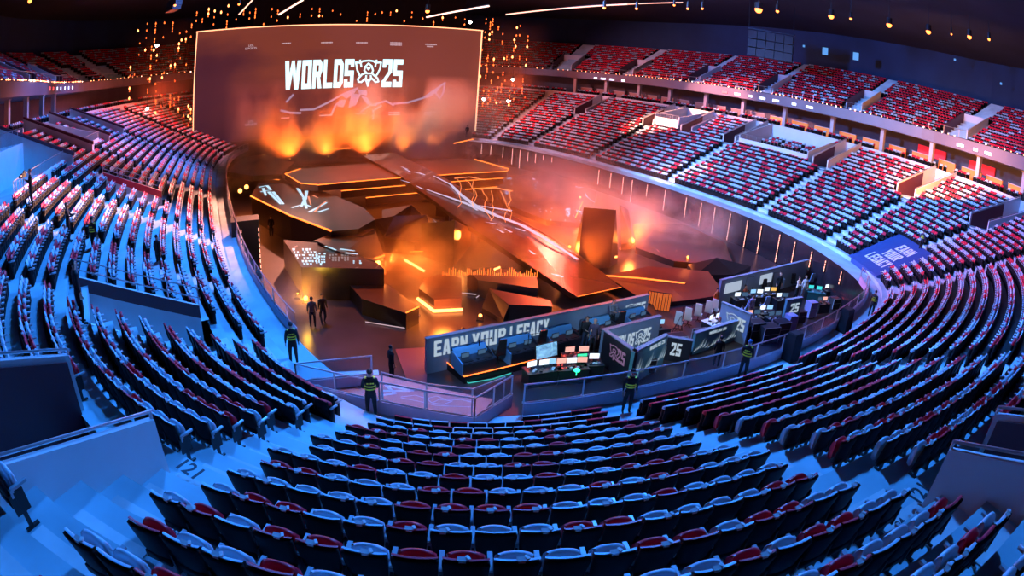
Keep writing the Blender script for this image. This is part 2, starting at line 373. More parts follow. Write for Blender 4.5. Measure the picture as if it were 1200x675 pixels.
def s_at(px, py, off, z):   # ring position whose (off, z) point shows nearest to the column px
    best = min(((abs(proj(B(s, off + (fo(s) if z > 14.9 else 0), z))[0] - px) + 1e-3 * abs(proj(B(s, off + (fo(s) if z > 14.9 else 0), z))[1] - py), s) for s in srange(S_A + 8, 165, .25) if not 34 < s % RL < 80 and B(s, 18).y > 5))
    return best[1] % RL
UA_S = [s_at(px, py, 4, 18) for px, py in UAISLES_AZ]
print('upper aisles', [round(x, 1) for x in UA_S])
def ublocked(s, off):
    s %= RL; k = (off - fo(s) - 1.55) / UT
    for a in UA_S:
        d = min(abs(s - a), RL - abs(s - a))
        if d < .75: return True
        if k < 7.5 and d < 1.6 : return True
    return False
for a, b in URNG:
    for k in range(NU):
        fill_row(a, b, lambda s, k=k: fo(s) + 1.55 + UT * k, UZ + UR * k, 1, k, ublocked, .5, .74)
for k in range(2):     # chairs on the concourse behind the rim
    for a, b in ((S_A + 10, 30), (84, 160)): fill_row(a, b, lambda s, k=k: 18.5 + .9 * k, 11.8, 2, k, lambda s, off: math.sin(s * 1.9) > .8 or (s % 7.3) < 1.2, .62, .6)
for k in range(3): fill_row(108.2, 117.2, lambda s, k=k: 14.6 + .95 * k, 9.0 + .3 * k, 2, k, lambda s, off: math.sin(s * 2.1) > .75, .56, .6)
fill_row(129, 132.8, lambda s: 16.2, 9.6, 2, 0, lambda s, off: False, .6)
NS = len(SEATS); print('seats', NS)
# --- the seat: local +Y faces the pit, origin on the tread
def seat_shell():
    m = MB()
    def ringq(y, z, hw, n=7, arch=.0): return [(-hw + 2 * hw * i / (n - 1), y + .025 * (1 - (2 * i / (n - 1) - 1) ** 2) * -1, z + arch * (1 - abs(2 * i / (n - 1) - 1) ** 3)) for i in range(n)]
    rows = [ringq(-.02, .34, .175), ringq(-.05, .43, .205), ringq(-.08, .62, .224), ringq(-.115, .80, .236), ringq(-.12, .845, .234, arch=-.004)]
    n = 7; base = len(m.v)
    for r in rows: m.v += r
    for r in rows: m.v += [(x, y - .045, z) for x, y, z in r]
    R = len(rows)
    for j in range(R - 1):
        for i in range(n - 1):
            a = base + j * n + i; m.f.append((a, a + n, a + n + 1, a + 1)); m.m.append(0)
            a += R * n; m.f.append((a, a + 1, a + n + 1, a + n)); m.m.append(0)
    for i in range(n - 1):
        a = base + (R - 1) * n + i; m.f.append((a, a + R * n, a + R * n + 1, a + 1)); m.m.append(0)
        a = base + i; m.f.append((a, a + 1, a + R * n + 1, a + R * n)); m.m.append(0)
    for j in range(R - 1):
        a = base + j * n; m.f.append((a, a + R * n, a + n + R * n, a + n)); m.m.append(0)
        a = base + j * n + n - 1; m.f.append((a, a + n, a + n + R * n, a + R * n)); m.m.append(0)
    m.box((0, -.10, .37), (.36, .05, .10))
    return m
def seat_cushion_back():
    m = MB(); n = 9; prof = [(.44, -.035, .205), (.60, -.05, .216), (.78, -.085, .228), (.845, -.10, .234), (.868, -.122, .232), (.866, -.150, .230)]
    V = []
    for z, y, hw in prof: V.append([(-hw + 2 * hw * i / (n - 1), y + .02 * (abs(2 * i / (n - 1) - 1) ** 2), z + .006 * abs(2 * i / (n - 1) - 1) ** 3) for i in range(n)])
    b = 0
    for r in V: m.v += r
    for j in range(len(V) - 1):
        for i in range(n - 1): a = b + j * n + i; m.f.append((a, a + 1, a + n + 1, a + n)); m.m.append(0)
    return m
def seat_pan():     # the folded seat, a thick pad standing upright in front of the back
    m = MB(); n = 10; prof = [(.38, .03, .15), (.34, .06, .15), (.40, .11, .19), (.56, .12, .205), (.74, .11, .20), (.785, .085, .18), (.80, .055, .15), (.785, .03, .18), (.72, .01, .20), (.42, .01, .19), (.38, .03, .15)]
    V = []
    for z, y, hw in prof: V.append([(-hw + 2 * hw * i / (n - 1), y, z - (.05 if z > .7 else 0) * abs(2 * i / (n - 1) - 1) ** 2.5) for i in range(n)])
    for r in V: m.v += r
    for j in range(len(V) - 1):
        for i in range(n - 1): a = j * n + i; m.f.append((a, a + n, a + n + 1, a + 1)); m.m.append(0)
    for e in (0, n - 1): m.f.append(tuple(j * n + e for j in range(len(V) - 1))); m.m.append(0)
    return m
def seat_arm(x=.25):
    m = MB(); m.box((x, .09, .60), (.055, .30, .035)); m.box((x, -.05, .585), (.05, .06, .05)); m.box((x, -.065, .54), (.035, .04, .09)); return m
def seat_leg(x=.25):
    m = MB(); m.box((x, .0, .29), (.035, .07, .58)); m.box((x, .02, .02), (.05, .24, .035)); m.box((x, .0, .40), (.03, .26, .30)); return m
def seat_tag():
    m = MB(); m.box((0, -.135, .885), (.10, .05, .012), rx=.3); m.box((.0, -.165, .868), (.07, .006, .04)); m.box((.055, -.12, .89), (.035, .06, .02), rz=.5); return m
seatA = {'backrest': seat_shell().mesh('backrest', shellm, True), 'armrest': seat_arm().mesh('armrest', armm), 'stand': seat_leg().mesh('stand', blackm), 'paper_tag': seat_tag().mesh('paper_tag', tagm)}
for c, mm in ((0, redm), (1, greym)):
    seatA['cushion%d' % c] = seat_cushion_back().mesh('back_cushion', mm, True); seatA['pan%d' % c] = seat_pan().mesh('seat_pan', mm, True)
# the 300 seats that show largest are objects of their own
cand = []
for i, (x, y, z, a, c, r, up, n) in enumerate(SEATS):
    if up: continue
    px, py = proj((x, y, z + .8))
    if y < .8: continue
    if -8 < px < 1208 and -5 < py < 687:
        d = math.sqrt(x * x + y * y + (z + .6 - CAM_Z) ** 2); cand.append((d, i))
cand.sort(); near = set(i for d, i in cand[:300])
rowsN = {}
for i in near: rowsN.setdefault(SEATS[i][5], []).append(i)
ORD = ['', 'first', 'second', 'third', 'fourth', 'fifth', 'sixth', 'seventh', 'eighth', 'ninth', 'tenth', 'eleventh', 'twelfth', 'thirteenth', 'fourteenth', 'fifteenth', 'sixteenth', 'seventeenth', 'eighteenth', 'nineteenth', 'twentieth']
TENS = {20: 'twenty', 30: 'thirty', 40: 'forty', 50: 'fifty', 60: 'sixty'}
def ordw(n):
    if n <= 20: return ORD[n]
    t, u = n // 10 * 10, n % 10
    return (TENS[t] + '-' + ORD[u]) if u else TENS[t][:-1] + 'ieth'
rlist = sorted(rowsN, reverse=True)
for ri, r in enumerate(rlist):
    ids = sorted(rowsN[r], key=lambda i: proj(SEATS[i][:3])[0])
    for ci, i in enumerate(ids):
        x, y, z, a, c, _, _, _ = SEATS[i]
        word = 'red' if c == 0 else 'pale blue-grey'
        rt = empty('stadium_seat', (x, y, z), a, label='%s folding seat, %s from left in %s row from the photo bottom' % (word, ordw(ci + 1), ordw(ri + 1)), cat='seat', group='folding seats in the nearest rows')
        for nm, key in (('backrest', 'backrest'), ('back_cushion', 'cushion%d' % c), ('seat_pan', 'pan%d' % c), ('armrest', 'armrest'), ('stand', 'stand'), ('paper_tag', 'paper_tag')):
            if nm == 'paper_tag' and (i * 7) % 10 >= 7: continue
            o = bpy.data.objects.new(nm, seatA[key]); COL.objects.link(o); o.parent = rt
            if nm == 'paper_tag': o.location.x = ((i * 37) % 11 - 5) * .018
# all the others in one mesh, a simpler seat with black lower parts that darken the row gaps
def low_seat():
    m = MB()
    # materials: 0 shell 1 colour 2 arm/metal
    def slab(y0, z0, hw0, y1, z1, hw1, t, mf, mbk, mt):
        n = len(m.v); m.v += [(-hw0, y0, z0), (hw0, y0, z0), (hw1, y1, z1), (-hw1, y1, z1), (-hw0, y0 - t, z0), (hw0, y0 - t, z0), (hw1, y1 - t, z1), (-hw1, y1 - t, z1)]
        for q, mm in (((0, 1, 2, 3), mf), ((5, 4, 7, 6), mbk), ((3, 2, 6, 7), mt), ((1, 5, 6, 2), mbk), ((4, 0, 3, 7), mbk)): m.f.append(tuple(n + k for k in q)); m.m.append(mm)
    slab(-.02, .36, .20, -.055, .58, .215, .06, 0, 0, 0); slab(-.055, .58, .215, -.09, .86, .225, .06, 1, 0, 1)
    slab(.12, .38, .18, .11, .66, .185, .11, 0, 0, 1); slab(.11, .66, .185, .09, .74, .18, .09, 1, 1, 1)
    m.box((.25, .09, .60), (.055, .28, .05), 2); m.box((.25, 0, .3), (.04, .16, .56), 0); m.box((0, .03, .21), (.5, .10, .40), 0)  # last box: full-width black panel added to darken the gap under the seat
    return m
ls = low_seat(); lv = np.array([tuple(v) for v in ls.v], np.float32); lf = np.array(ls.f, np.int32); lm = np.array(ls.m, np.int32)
ids = []
for i, S in enumerate(SEATS):
    if i in near: continue
    px, py = proj((S[0], S[1], S[2] + .5))
    if S[1] < -3 or not (-160 < px < 1360 and -100 < py < 860): continue
    ids.append(i)
A = np.array([SEATS[i][:5] for i in ids]); n = len(A); print('mass seats', n)
ca, sa = np.cos(A[:, 3]), np.sin(A[:, 3])
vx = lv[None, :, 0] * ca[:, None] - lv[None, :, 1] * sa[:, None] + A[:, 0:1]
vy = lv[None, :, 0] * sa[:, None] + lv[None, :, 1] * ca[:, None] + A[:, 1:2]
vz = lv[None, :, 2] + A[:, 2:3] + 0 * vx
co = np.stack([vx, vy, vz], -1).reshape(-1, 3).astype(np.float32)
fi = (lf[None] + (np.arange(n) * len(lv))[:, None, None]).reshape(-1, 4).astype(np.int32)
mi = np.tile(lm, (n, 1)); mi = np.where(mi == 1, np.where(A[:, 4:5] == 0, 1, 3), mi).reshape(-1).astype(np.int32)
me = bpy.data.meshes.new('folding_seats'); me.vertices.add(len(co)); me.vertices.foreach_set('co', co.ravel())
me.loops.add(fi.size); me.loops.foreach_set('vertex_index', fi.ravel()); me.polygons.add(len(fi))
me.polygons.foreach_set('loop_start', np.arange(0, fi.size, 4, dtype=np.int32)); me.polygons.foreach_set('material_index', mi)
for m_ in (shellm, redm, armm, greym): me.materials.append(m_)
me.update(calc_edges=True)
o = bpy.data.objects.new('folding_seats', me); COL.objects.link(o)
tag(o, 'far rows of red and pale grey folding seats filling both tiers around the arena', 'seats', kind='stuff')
# ---------------------------------------------------------------- section entrances (vomitories) and the walls beside them
glassm = mat('barrier_glass', (.16, .26, .40), .1, spec=.5, alpha=.12)
smoked = mat('smoked_glass', (.25, .12, .14), .1, spec=.5, alpha=.35)
railm = mat('rail_steel', (.60, .56, .58), .35, .9)
signw = mat('white_lettering', (.80, .80, .82), .5)
doorm = mat('entrance_door_dark', (.015, .02, .03), .5)
def wallseg(m, s, o0, o1, zb, zt0, zt1, t=.14, mi=0):
    T, n = Bdir(s)
    a, b = B(s, o0, 0), B(s, o1, 0); h = T * (t / 2)
    m.hexa([(*(a - h).xy, zb), (*(a + h).xy, zb), (*(b + h).xy, zb), (*(b - h).xy, zb), (*(a - h).xy, zt0), (*(a + h).xy, zt0), (*(b + h).xy, zt1), (*(b - h).xy, zt1)], mi)
def entrance(c, label, far_hi, zt0=None, zt1=12.3, num=None, door=True):
    s0, s1, o0, o1, z = c; zt0 = zrow(o0) + 1.15 if zt0 is None else zt0
    base = B((s0 + s1) / 2, o0)
    root = empty('section_entrance', (base[0], base[1], z), label=label, cat='entrance', group='section entrances in the lower bowl')
    inv = Matrix.Translation((-base[0], -base[1], -z))
    def bl(m, name, mt, **k):
        m.v = [(v[0] - base[0], v[1] - base[1], v[2] - z) for v in m.v]; return m.build(name, mt, root, **k)
    m = MB(); m.prism([B(s0, o0 - .65), B(s1, o0 - .65), B(s1, o1), B(s0, o1)], z - .1, z); bl(m, 'landing', concrete)
    near, far = (s0, s1) if far_hi else (s1, s0)
    m = MB(); wallseg(m, near, o0 - .1, o1, z - .3, zt0, zt1); bl(m, 'side_wall', wallwhite)
    m = MB(); wallseg(m, far, o0 - .1, o1, z - .3, zt0, zt1); w = bl(m, 'side_wall', wallwhite)
    sg = -1 if far > near else 1
    m = MB(); wallseg(m, far + sg * .1, o0 + .02, o0 + (o1 - o0) * .62, z + .02, zt0 - .06, zt0 + (zt1 - zt0) * .62 - .06, .05); bl(m, 'maroon_panel', maroon, label='dark maroon facing panel')
    m = MB(); m.quad(B(s0, o1 - .02, z), B(s1, o1 - .02, z), B(s1, o1 - .02, 12), B(s0, o1 - .02, 12)); bl(m, 'back_wall', wallwhite)
    if door:
        m = MB(); m.prism([B(s0 + .2, o1 - .12), B(s1 - .2, o1 - .12), B(s1 - .2, o1 - .04), B(s0 + .2, o1 - .04)], z, z + 2.1); bl(m, 'doorway', doorm)
    m = MB()
    for s in (s0, s1): m.path([B(s, o0 - .1, zt0 + .12), B(s, o1, zt1 + .12)], .03); m.tube(B(s, o0 - .1, zt0), B(s, o0 - .1, zt0 + .13), .03)
    bl(m, 'handrail', railm)
    return root
names_r = ['nearest the right edge of the photo', 'second from the right edge', 'right of the technician balcony', 'left of the technician balcony', 'at the right end of the sunken box', 'at the left end of the sunken box', 'closest to the screen']
for c, nm in zip(CUTS[:7], names_r): entrance(c, 'stair entrance with maroon panel, right stand, ' + nm, True)
entrance(CUTS[7], 'white block wall of the stair entrance at the lower left corner of photo', False, zt0=8.35, zt1=11.0)
entrance(CUTS[8], 'bluish wall of the stair entrance at the lower right corner of photo', True, zt0=9.3, zt1=12.0)
# low entrances with a rail on top of the wall
def low_entrance(c, label, panel, num, far_lo=True):
    s0, s1, o0, o1, z = c; base = B((s0 + s1) / 2, o0)
    root = empty('low_entrance', (base[0], base[1], z), label=label, cat='entrance')
    def bl(m, name, mt, **k):
        m.v = [(v[0] - base[0], v[1] - base[1], v[2] - z) for v in m.v]; return m.build(name, mt, root, **k)
    m = MB(); m.prism([B(s0, o0 - .65), B(s1, o0 - .65), B(s1, o1), B(s0, o1)], z - .1, z); bl(m, 'landing', concrete)
    m = MB(); zt = zrow(o1) + .5; wallseg(m, s0, o0, o1, z - .2, zrow(o0) + .8, zt, .16); bl(m, 'side_wall', wallwhite)
    m = MB(); wallseg(m, s1, o0, o1, z - .2, zrow(o0), zrow(o1), .12); bl(m, 'side_wall', wallwhite)
    m = MB(); m.quad(B(s0, o1, z), B(s1, o1, z), B(s1, o1, zt), B(s0, o1, zt)); bl(m, 'back_wall', wallwhite)
    m = MB(); T_0, n_0 = Bdir(s0); pa, pb = B(s0 + .1, o0, 0), B(s0 + .1, o1, 0); hh = T_0 * .02; za, zb_ = zrow(o0) + .8, zt; m.hexa([(*(pa - hh).xy, za - .5), (*(pa + hh).xy, za - .5), (*(pb + hh).xy, zb_ - .5), (*(pb - hh).xy, zb_ - .5), (*(pa - hh).xy, za), (*(pa + hh).xy, za), (*(pb + hh).xy, zb_), (*(pb - hh).xy, zb_)]); bl(m, 'banner_panel', panel)
    m = MB()
    for h in (.25, .62): m.path([B(s0, o0 - .1, zrow(o0) + .8 + h), B(s0, o1, zt + h)], .028)
    for i in range(5):
        o = o0 + (o1 - o0) * i / 4; m.tube(B(s0, o, zrow(o) + .3), B(s0, o, zrow(o0) + .8 + (zt - zrow(o0) - .8) * i / 4 + .64), .025)
    bl(m, 'handrail', railm)
    T, n = Bdir(s0)
    M = Matrix.Translation(Vector(B(s0 + .16, (o0 + o1) / 2, (zrow(o0) + .8 + zt) / 2 - .25)) - Vector((0, 0, 0))) @ Matrix((( n.x, 0, T.x, 0), (n.y, 0, T.y, 0), (.28, 1, 0, 0), (0, 0, 0, 1)))
    if num:
        t = text_mesh('number', num, signw, Matrix.Translation((-base[0], -base[1], -z)) @ M, .55, .9, .01, .004); t.parent = root; t.matrix_world = M
        t.matrix_parent_inverse = Matrix.Translation((-base[0], -base[1], -z))
    return root
low_entrance(CUTS[9], 'blue entrance wall with dark banner 123 and orange lit handrails, left stand', maroon, '<123')
low_entrance(CUTS[10], 'entrance wall with glowing red banner and rails in the far left stand', mat('red_banner', (.75, .02, .05), .4), None)
# platforms set in the stands
def platform(c, name, label, cat, sides=None):
    s0, s1, o0, o1, z = c; m = MB()
    base = B((s0 + s1) / 2, o0); root = empty(name, (base[0], base[1], z), label=label, cat=cat)
    def bl(m, name, mt, **k):
        m.v = [(v[0] - base[0], v[1] - base[1], v[2] - z) for v in m.v]; return m.build(name, mt, root, **k)
    m = MB(); m.prism([B(s, o0 - .65) for s in srange(s0, s1, 1.5)] + [B(s, o1) for s in srange(s0, s1, 1.5)][::-1], z - .1, z); bl(m, 'deck', concrete)
    m = MB(); ringbox(m, s0, s1, o0 - .78, o0 - .65, zrow(o0 - .65) - .5, max(z, zrow(o0)) + .5); bl(m, 'front_wall', wallwhite)
    for s in sides if sides is not None else (s0, s1):
        m = MB(); wallseg(m, s, o0 - .7, o1, z - .3, max(z + .9, zrow(o0) + .9), 12.1); bl(m, 'side_wall', wallwhite)
    m = MB(); m.v = []; ringbox(m, s0, s1, o1 - .05, o1, z - .1, 12.0); bl(m, 'rear_wall', wallwhite)
    m = MB()
    for s in srange(s0, s1, .55): m.tube(B(s, o0 - .72, max(z, zrow(o0)) + .5), B(s, o0 - .72, max(z, zrow(o0)) + 1.1), .018)
    m.path([B(s, o0 - .72, max(z, zrow(o0)) + 1.1) for s in srange(s0, s1, 1)], .03); bl(m, 'railing', railm)
    return root
def upper_deck(c):
    s0, s1, o0, o1, z = c; om = 14.7; bb = B(s0, om, 11.2); rt = empty('entrance_deck', bb, label='white upper landing with glass railing behind the camera platform, left stand', cat='landing')
    m = MB(); ringbox(m, s0, s1, om, 17.5, z - .1, 11.2); m.v = [Vector(v) - bb for v in m.v]; m.build('deck', wallwhite, rt)
    m = MB(); ring(m, s0, s1, [(om + .05, 11.25), (om + .05, 12.2)], 1.2); m.v = [Vector(v) - bb for v in m.v]; m.build('glass_panel', glassm, rt)
    m = MB(); m.path([B(s, om + .05, 12.25) - bb for s in srange(s0, s1, 1)], .03)
    for s in srange(s0, s1, 1.2): m.tube(B(s, om + .05, 11.2) - bb, B(s, om + .05, 12.25) - bb, .022)
    m.build('railing', railm, rt)
upper_deck(CUTS[11])
platform(CUTS[11], 'camera_platform', 'white walled camera platform with steel railing in the upper left stand', 'platform', ())
platform(CUTS[12], 'landing_platform', 'small pale landing between dark walls in the far left stand', 'platform')
platform(CUTS[13], 'technician_balcony', 'glass-fronted balcony with desks and chairs in the right stand', 'balcony')
platform(CUTS[14], 'sunken_box', 'sunken seating box with white front wall high in right stand', 'box')
for s, lb in ((19.9, 'dark topped blue wall beside the camera platform in the left stand'), (12.6, 'blue dividing wall beyond the camera platform in the left stand'), (4.6, 'blue dividing wall farthest along the left stand'), (-3.5, 'purple dividing wall next to the red lit far corner seats')):
    root = empty('dividing_wall', tuple(B(s, 12, zrow(12))), label=lb, cat='wall', group='dividing walls of the left stand')
    b = B(s, 12, zrow(12))
    m = MB(); wallseg(m, s, 10.4, 17.4, 8, zrow(10.4) + 1.5, 12.9, .16); m.v = [Vector(v) - b for v in m.v]; m.build('panel', wallwhite, root)
    m = MB(); wallseg(m, s - .02, 10.35, 17.4, zrow(10.4) + .72, zrow(10.4) + 1.06, 12.26, .24); m.v = [Vector((v[0], v[1], v[2] if v[2] > zrow(10.4) + .8 else v[2])) - b for v in m.v]
    m = MB(); a0, a1 = B(s, 10.3, 0), B(s, 17.4, 0); T, n = Bdir(s); h = T * .16
    m.hexa([(*(a0 - h).xy, zrow(10.4) + 1.35), (*(a0 + h).xy, zrow(10.4) + 1.35), (*(a1 + h).xy, 12.8), (*(a1 - h).xy, 12.8), (*(a0 - h).xy, zrow(10.4) + 1.6), (*(a0 + h).xy, zrow(10.4) + 1.6), (*(a1 + h).xy, 13.0), (*(a1 - h).xy, 13.0)])
    m.v = [Vector(v) - b for v in m.v]; m.build('coping', maroon, root, label='dark maroon coping')
for s in (20.5, 6.6):     # seats' short red rows already fill the blocks between these walls
    pass
# ---------------------------------------------------------------- concourse: columns, lit panels, doors
colm = mat('concourse_column', (.52, .46, .44), .6)
orangepanel = mat('orange_counter_panel', (.80, .24, .03), .5, emit=(1, .22, .03), strength=.45)
redpanel = mat('red_lit_panel', (.7, .02, .02), .5, emit=(1, .02, .015), strength=.5)
dimpanel = mat('beige_counter_panel', (.45, .25, .18), .6)
COLS = [(672, 92), (708, 93), (745, 94), (782, 98), (823, 104), (868, 112), (917, 122), (972, 134), (1030, 149), (1087, 165), (1143, 182), (1195, 200)]
scol = [s_at(px, py, 19.2, 13) for px, py in COLS]
sl = [s_at(px, py, 19.2, 13) for px, py in ((16, 113), (37, 112), (55, 111), (68, 110))]
for i, s in enumerate(scol + sl):
    m = MB(); T, n = Bdir(s); b = B(s, 19.9, 11.8)
    m.box((0, 0, 1.5), (.55, .5, 3.0), rz=math.atan2(T.y, T.x)); m.box((0, 0, .06), (.66, .6, .12), rz=math.atan2(T.y, T.x)); m.box((0, 0, 2.95), (.7, .65, .14), rz=math.atan2(T.y, T.x))
    o = m.build('concourse_column', colm, label='beige square column, %s from the screen in the %s concourse' % (ordw(i + 1) if i < 12 else ordw(4 - (i - 12)), 'right' if i < 12 else 'left'), cat='column', group='concourse columns')
    o.location = b
ss = sorted(scol)
k = 0
for a, b in zip(ss, ss[1:]):
    L_ = b - a
    for j, (f0, f1) in enumerate(((.08, .48), (.62, .97))):
        k += 1; s0, s1 = a + L_ * f0, a + L_ * f1; bb = B(s0, 21.6, 11.8)
        m = MB(); ringbox(m, s0, s1, 21.5, 21.7, 11.8, 13.1, 1.0); m.v = [Vector(v) - bb for v in m.v]
        hot = proj(B(s0, 21.6, 12))[0] > 905
        root = m.build('concourse_counter', orangepanel if hot else dimpanel, label='%s counter panel, %s from right in the right concourse' % ('glowing orange' if hot else 'dim beige', ordw(k)), cat='counter', group='right concourse counters'); root.location = bb
        m = MB(); ringbox(m, s0, s1, 21.4, 21.85, 13.1, 13.18, 1.0); m.v = [Vector(v) - bb for v in m.v]; m.build('worktop', colm, root)
    if a in (ss[1], ss[2]) :
        m = MB(); bb = B(a + .6, 24.7, 11.3); ringbox(m, a + .4, b - (b - a) * .4, 24.6, 24.8, 13.0, 14.2, 1.0); m.v = [Vector(v) - bb for v in m.v]
        o = m.build('backlit_wall_panel', redpanel, label='red lit wall panel behind the %s counter of the right concourse' % ('third' if a == ss[1] else 'fifth'), cat='panel'); o.location = bb
for i, (a, b) in enumerate(((18.9, 23.5), (14.6, 18.3), (10.6, 14.0))):
    m = MB(); bb = B(a, 21.6, 11.8); ringbox(m, a, b, 21.5, 21.7, 11.8, 13.1, 1.0); m.v = [Vector(v) - bb for v in m.v]
    o = m.build('concourse_counter', orangepanel, label='glowing orange counter panel, %s from left in the left concourse' % ordw(i + 1), cat='counter'); o.location = bb
# ---------------------------------------------------------------- fascia lights, rail, little signs
bulbm = mat('warm_bulb', (1, .6, .3), .4, emit=(1, .26, .09), strength=8.0)
bulbw = mat('white_bulb', (1, .9, .8), .4, emit=(1, .62, .42), strength=12.0)
ledm = mat('fascia_led', (1, .4, .2), .4, emit=(1, .30, .14), strength=9.0)
for (a, b), nm in zip(URNG, ('left', 'right')):
    root = empty('fascia_light_garland', tuple(B(a, fo(a), 16.1)), label='glowing warm light garland along the edge of the %s upper tier' % nm, cat='string lights')
    bb = Vector(root.location); S = srange(a, b, .62)
    m = MB(); m.path([B(s, fo(s) - .06, 16.12) - bb for s in srange(a, b, 1.2)], .03, n=4); m.build('cable', darkmetal, root)
    m = MB()
    for s in S:
        if rng.random() < .82: m.ball(B(s, fo(s) - .1, 16.15 + .05 * rng.random()) - bb, .055 + .05 * rng.random() ** 3, 0 if rng.random() < .8 else 1, nu=5, nv=4)
    m.build('bulb_row', [bulbm, bulbw], root, kind='stuff')
    m = MB(); m.path([B(s, fo(s) + .1, 17.0) - bb for s in srange(a, b, 1.5)], .03, n=4)
    for s in srange(a, b, 1.5): m.tube(B(s, fo(s) + .1, 16.1) - bb, B(s, fo(s) + .1, 17.0) - bb, .02, n=4)
    o = m.build('guard_rail', railm, label='thin steel guard rail along the front of the %s upper tier' % nm, cat='railing'); o.location = bb
signlit = mat('lit_sign', (.8, .85, 1), .4, emit=(.65, .75, 1), strength=2.2); signred = mat('lit_sign_red', (1, .1, .1), .4, emit=(1, .08, .08), strength=2)
for i, (px, py) in enumerate(((698, 88), (708, 89), (718, 90), (731, 91), (850, 105), (864, 107), (879, 110), (893, 112), (909, 115), (930, 119), (949, 123), (1127, 170), (1142, 176), (1158, 182))):
    s = s_at(px, py, 0, 15.4); T, n = Bdir(s); b = B(s, fo(s) - .04, 15.3 if i > 3 else 15.1)
    m = MB(); m.box((0, 0, 0), (1.1 if i % 3 else .7, .05, .32), rz=math.atan2(T.y, T.x)); m.box((0, 0, -.19), (1.0, .07, .04), 1, rz=math.atan2(T.y, T.x))
    o = m.build('fascia_sign', [signred if i == 4 else signlit, darkmetal], label='small lit sign on the right fascia, %s from the screen' % ordw(i + 1), cat='sign', group='small signs on the right fascia'); o.location = b
for i, px in enumerate((58, 62, 67, 71, 76, 80, 85)):
    s = s_at(px, 100, 0, 15.4); T, n = Bdir(s); b = B(s, fo(s) - .04, 15.45)
    m = MB(); m.box((0, 0, 0), (.28, .05, .4), rz=math.atan2(T.y, T.x)); m.box((0, 0, .23), (.3, .06, .03), 1, rz=math.atan2(T.y, T.x))
    o = m.build('fascia_sign', [signred if i in (0, 1) else signlit, darkmetal], label='tiny lit sign on the left fascia, %s from left' % ordw(i + 1), cat='sign', group='tiny signs on the left fascia'); o.location = b
# ---------------------------------------------------------------- entrances of the upper tier
for i, a in enumerate(UA_S):
    f = fo(a); far_hi = a > 60 and a < 180
    if a in UA_S[8:]: continue
    z = UZ + .1; b = B(a, f + 2, z)
    root = empty('upper_entrance', tuple(b), label='pale upper tier stair entrance, %s from the %s' % (ordw(i + 1 if i < 6 else i - 5), 'photo centre' if i < 6 else 'left edge'), cat='entrance', group='stair entrances of the upper tier')
    def bl(m, name, mt): m.v = [Vector(v) - b for v in m.v]; return m.build(name, mt, root)
    near, far = (a - 1.05, a + 1.05) if far_hi else (a + 1.05, a - 1.05)
    zt = lambda o: UZ + (o - 1.2) * UR / UT
    for s_, mt_, nm_ in ((near, wallwhite, 'side_wall'), (far, maroon, 'maroon_panel')):
        m = MB(); T, n = Bdir(s_); p, q = B(s_, f + 2.2, 0), B(s_, f + 7.2, 0); h = T * .09
        m.hexa([(*(p - h).xy, z), (*(p + h).xy, z), (*(q + h).xy, z), (*(q - h).xy, z), (*(p - h).xy, zt(2.2) + 1.1), (*(p + h).xy, zt(2.2) + 1.1), (*(q + h).xy, zt(7.2) + 1.0), (*(q - h).xy, zt(7.2) + 1.0)]); bl(m, nm_, mt_)
    m = MB(); m.prism([B(a - 1, f + 6.9), B(a + 1, f + 6.9), B(a + 1, f + 7.2), B(a - 1, f + 7.2)], z, zt(7.2) + .7); bl(m, 'back_wall', wallwhite)
    m = MB(); m.prism([B(a - .45, f + 6.8), B(a + .45, f + 6.8), B(a + .45, f + 6.9), B(a - .45, f + 6.9)], z, z + 2.0); bl(m, 'doorway', doorm)
    m = MB()
    for j in range(24):
        o = 7.2 + j * .27; m.prism([B(a - .62, f + o), B(a + .62, f + o), B(a + .62, f + o + .27), B(a - .62, f + o + .27)], zt(7.2) - .1, zt(o + .4) + .05)
    bl(m, 'stair_flight', concrete)
# ---------------------------------------------------------------- stairs in the lower aisles
for a, w in AISLES:
    if 155.5 < a < 203: continue
    T, n = Bdir(a); b = B(a, 0, 3.0); m = MB(); stop = 10.0 if any(abs(a - v) < 2 for v in VOM_R + [24.4, 9.5]) else 16.4
    if a == 40.4: stop = 1.4
    if a in (86.9,): start = 4.8
    else: start = -.65
    o = start
    while o < stop:
        c_ = acen(a, o); loc = (B(c_ + .25, o) - B(c_ - .25, o)).length / .5; hw = w / loc
        if not in_cut(c_, o + .2):
            m.prism([B(c_ - hw, o) - b.xy, B(c_ + hw, o) - b.xy, B(c_ + hw, o + .4) - b.xy, B(c_ - hw, o + .4) - b.xy], zrow(o) - 3.5, zrow(o + .65) - .17 - 3.0 + (.19 if False else 0))
        o += .4
    if m.v:
        o_ = m.build('aisle_stairs', mat('aisle_step_concrete', (.68, .68, .68), .7, noise=.2, nscale=1.2), kind='structure'); o_.location = b
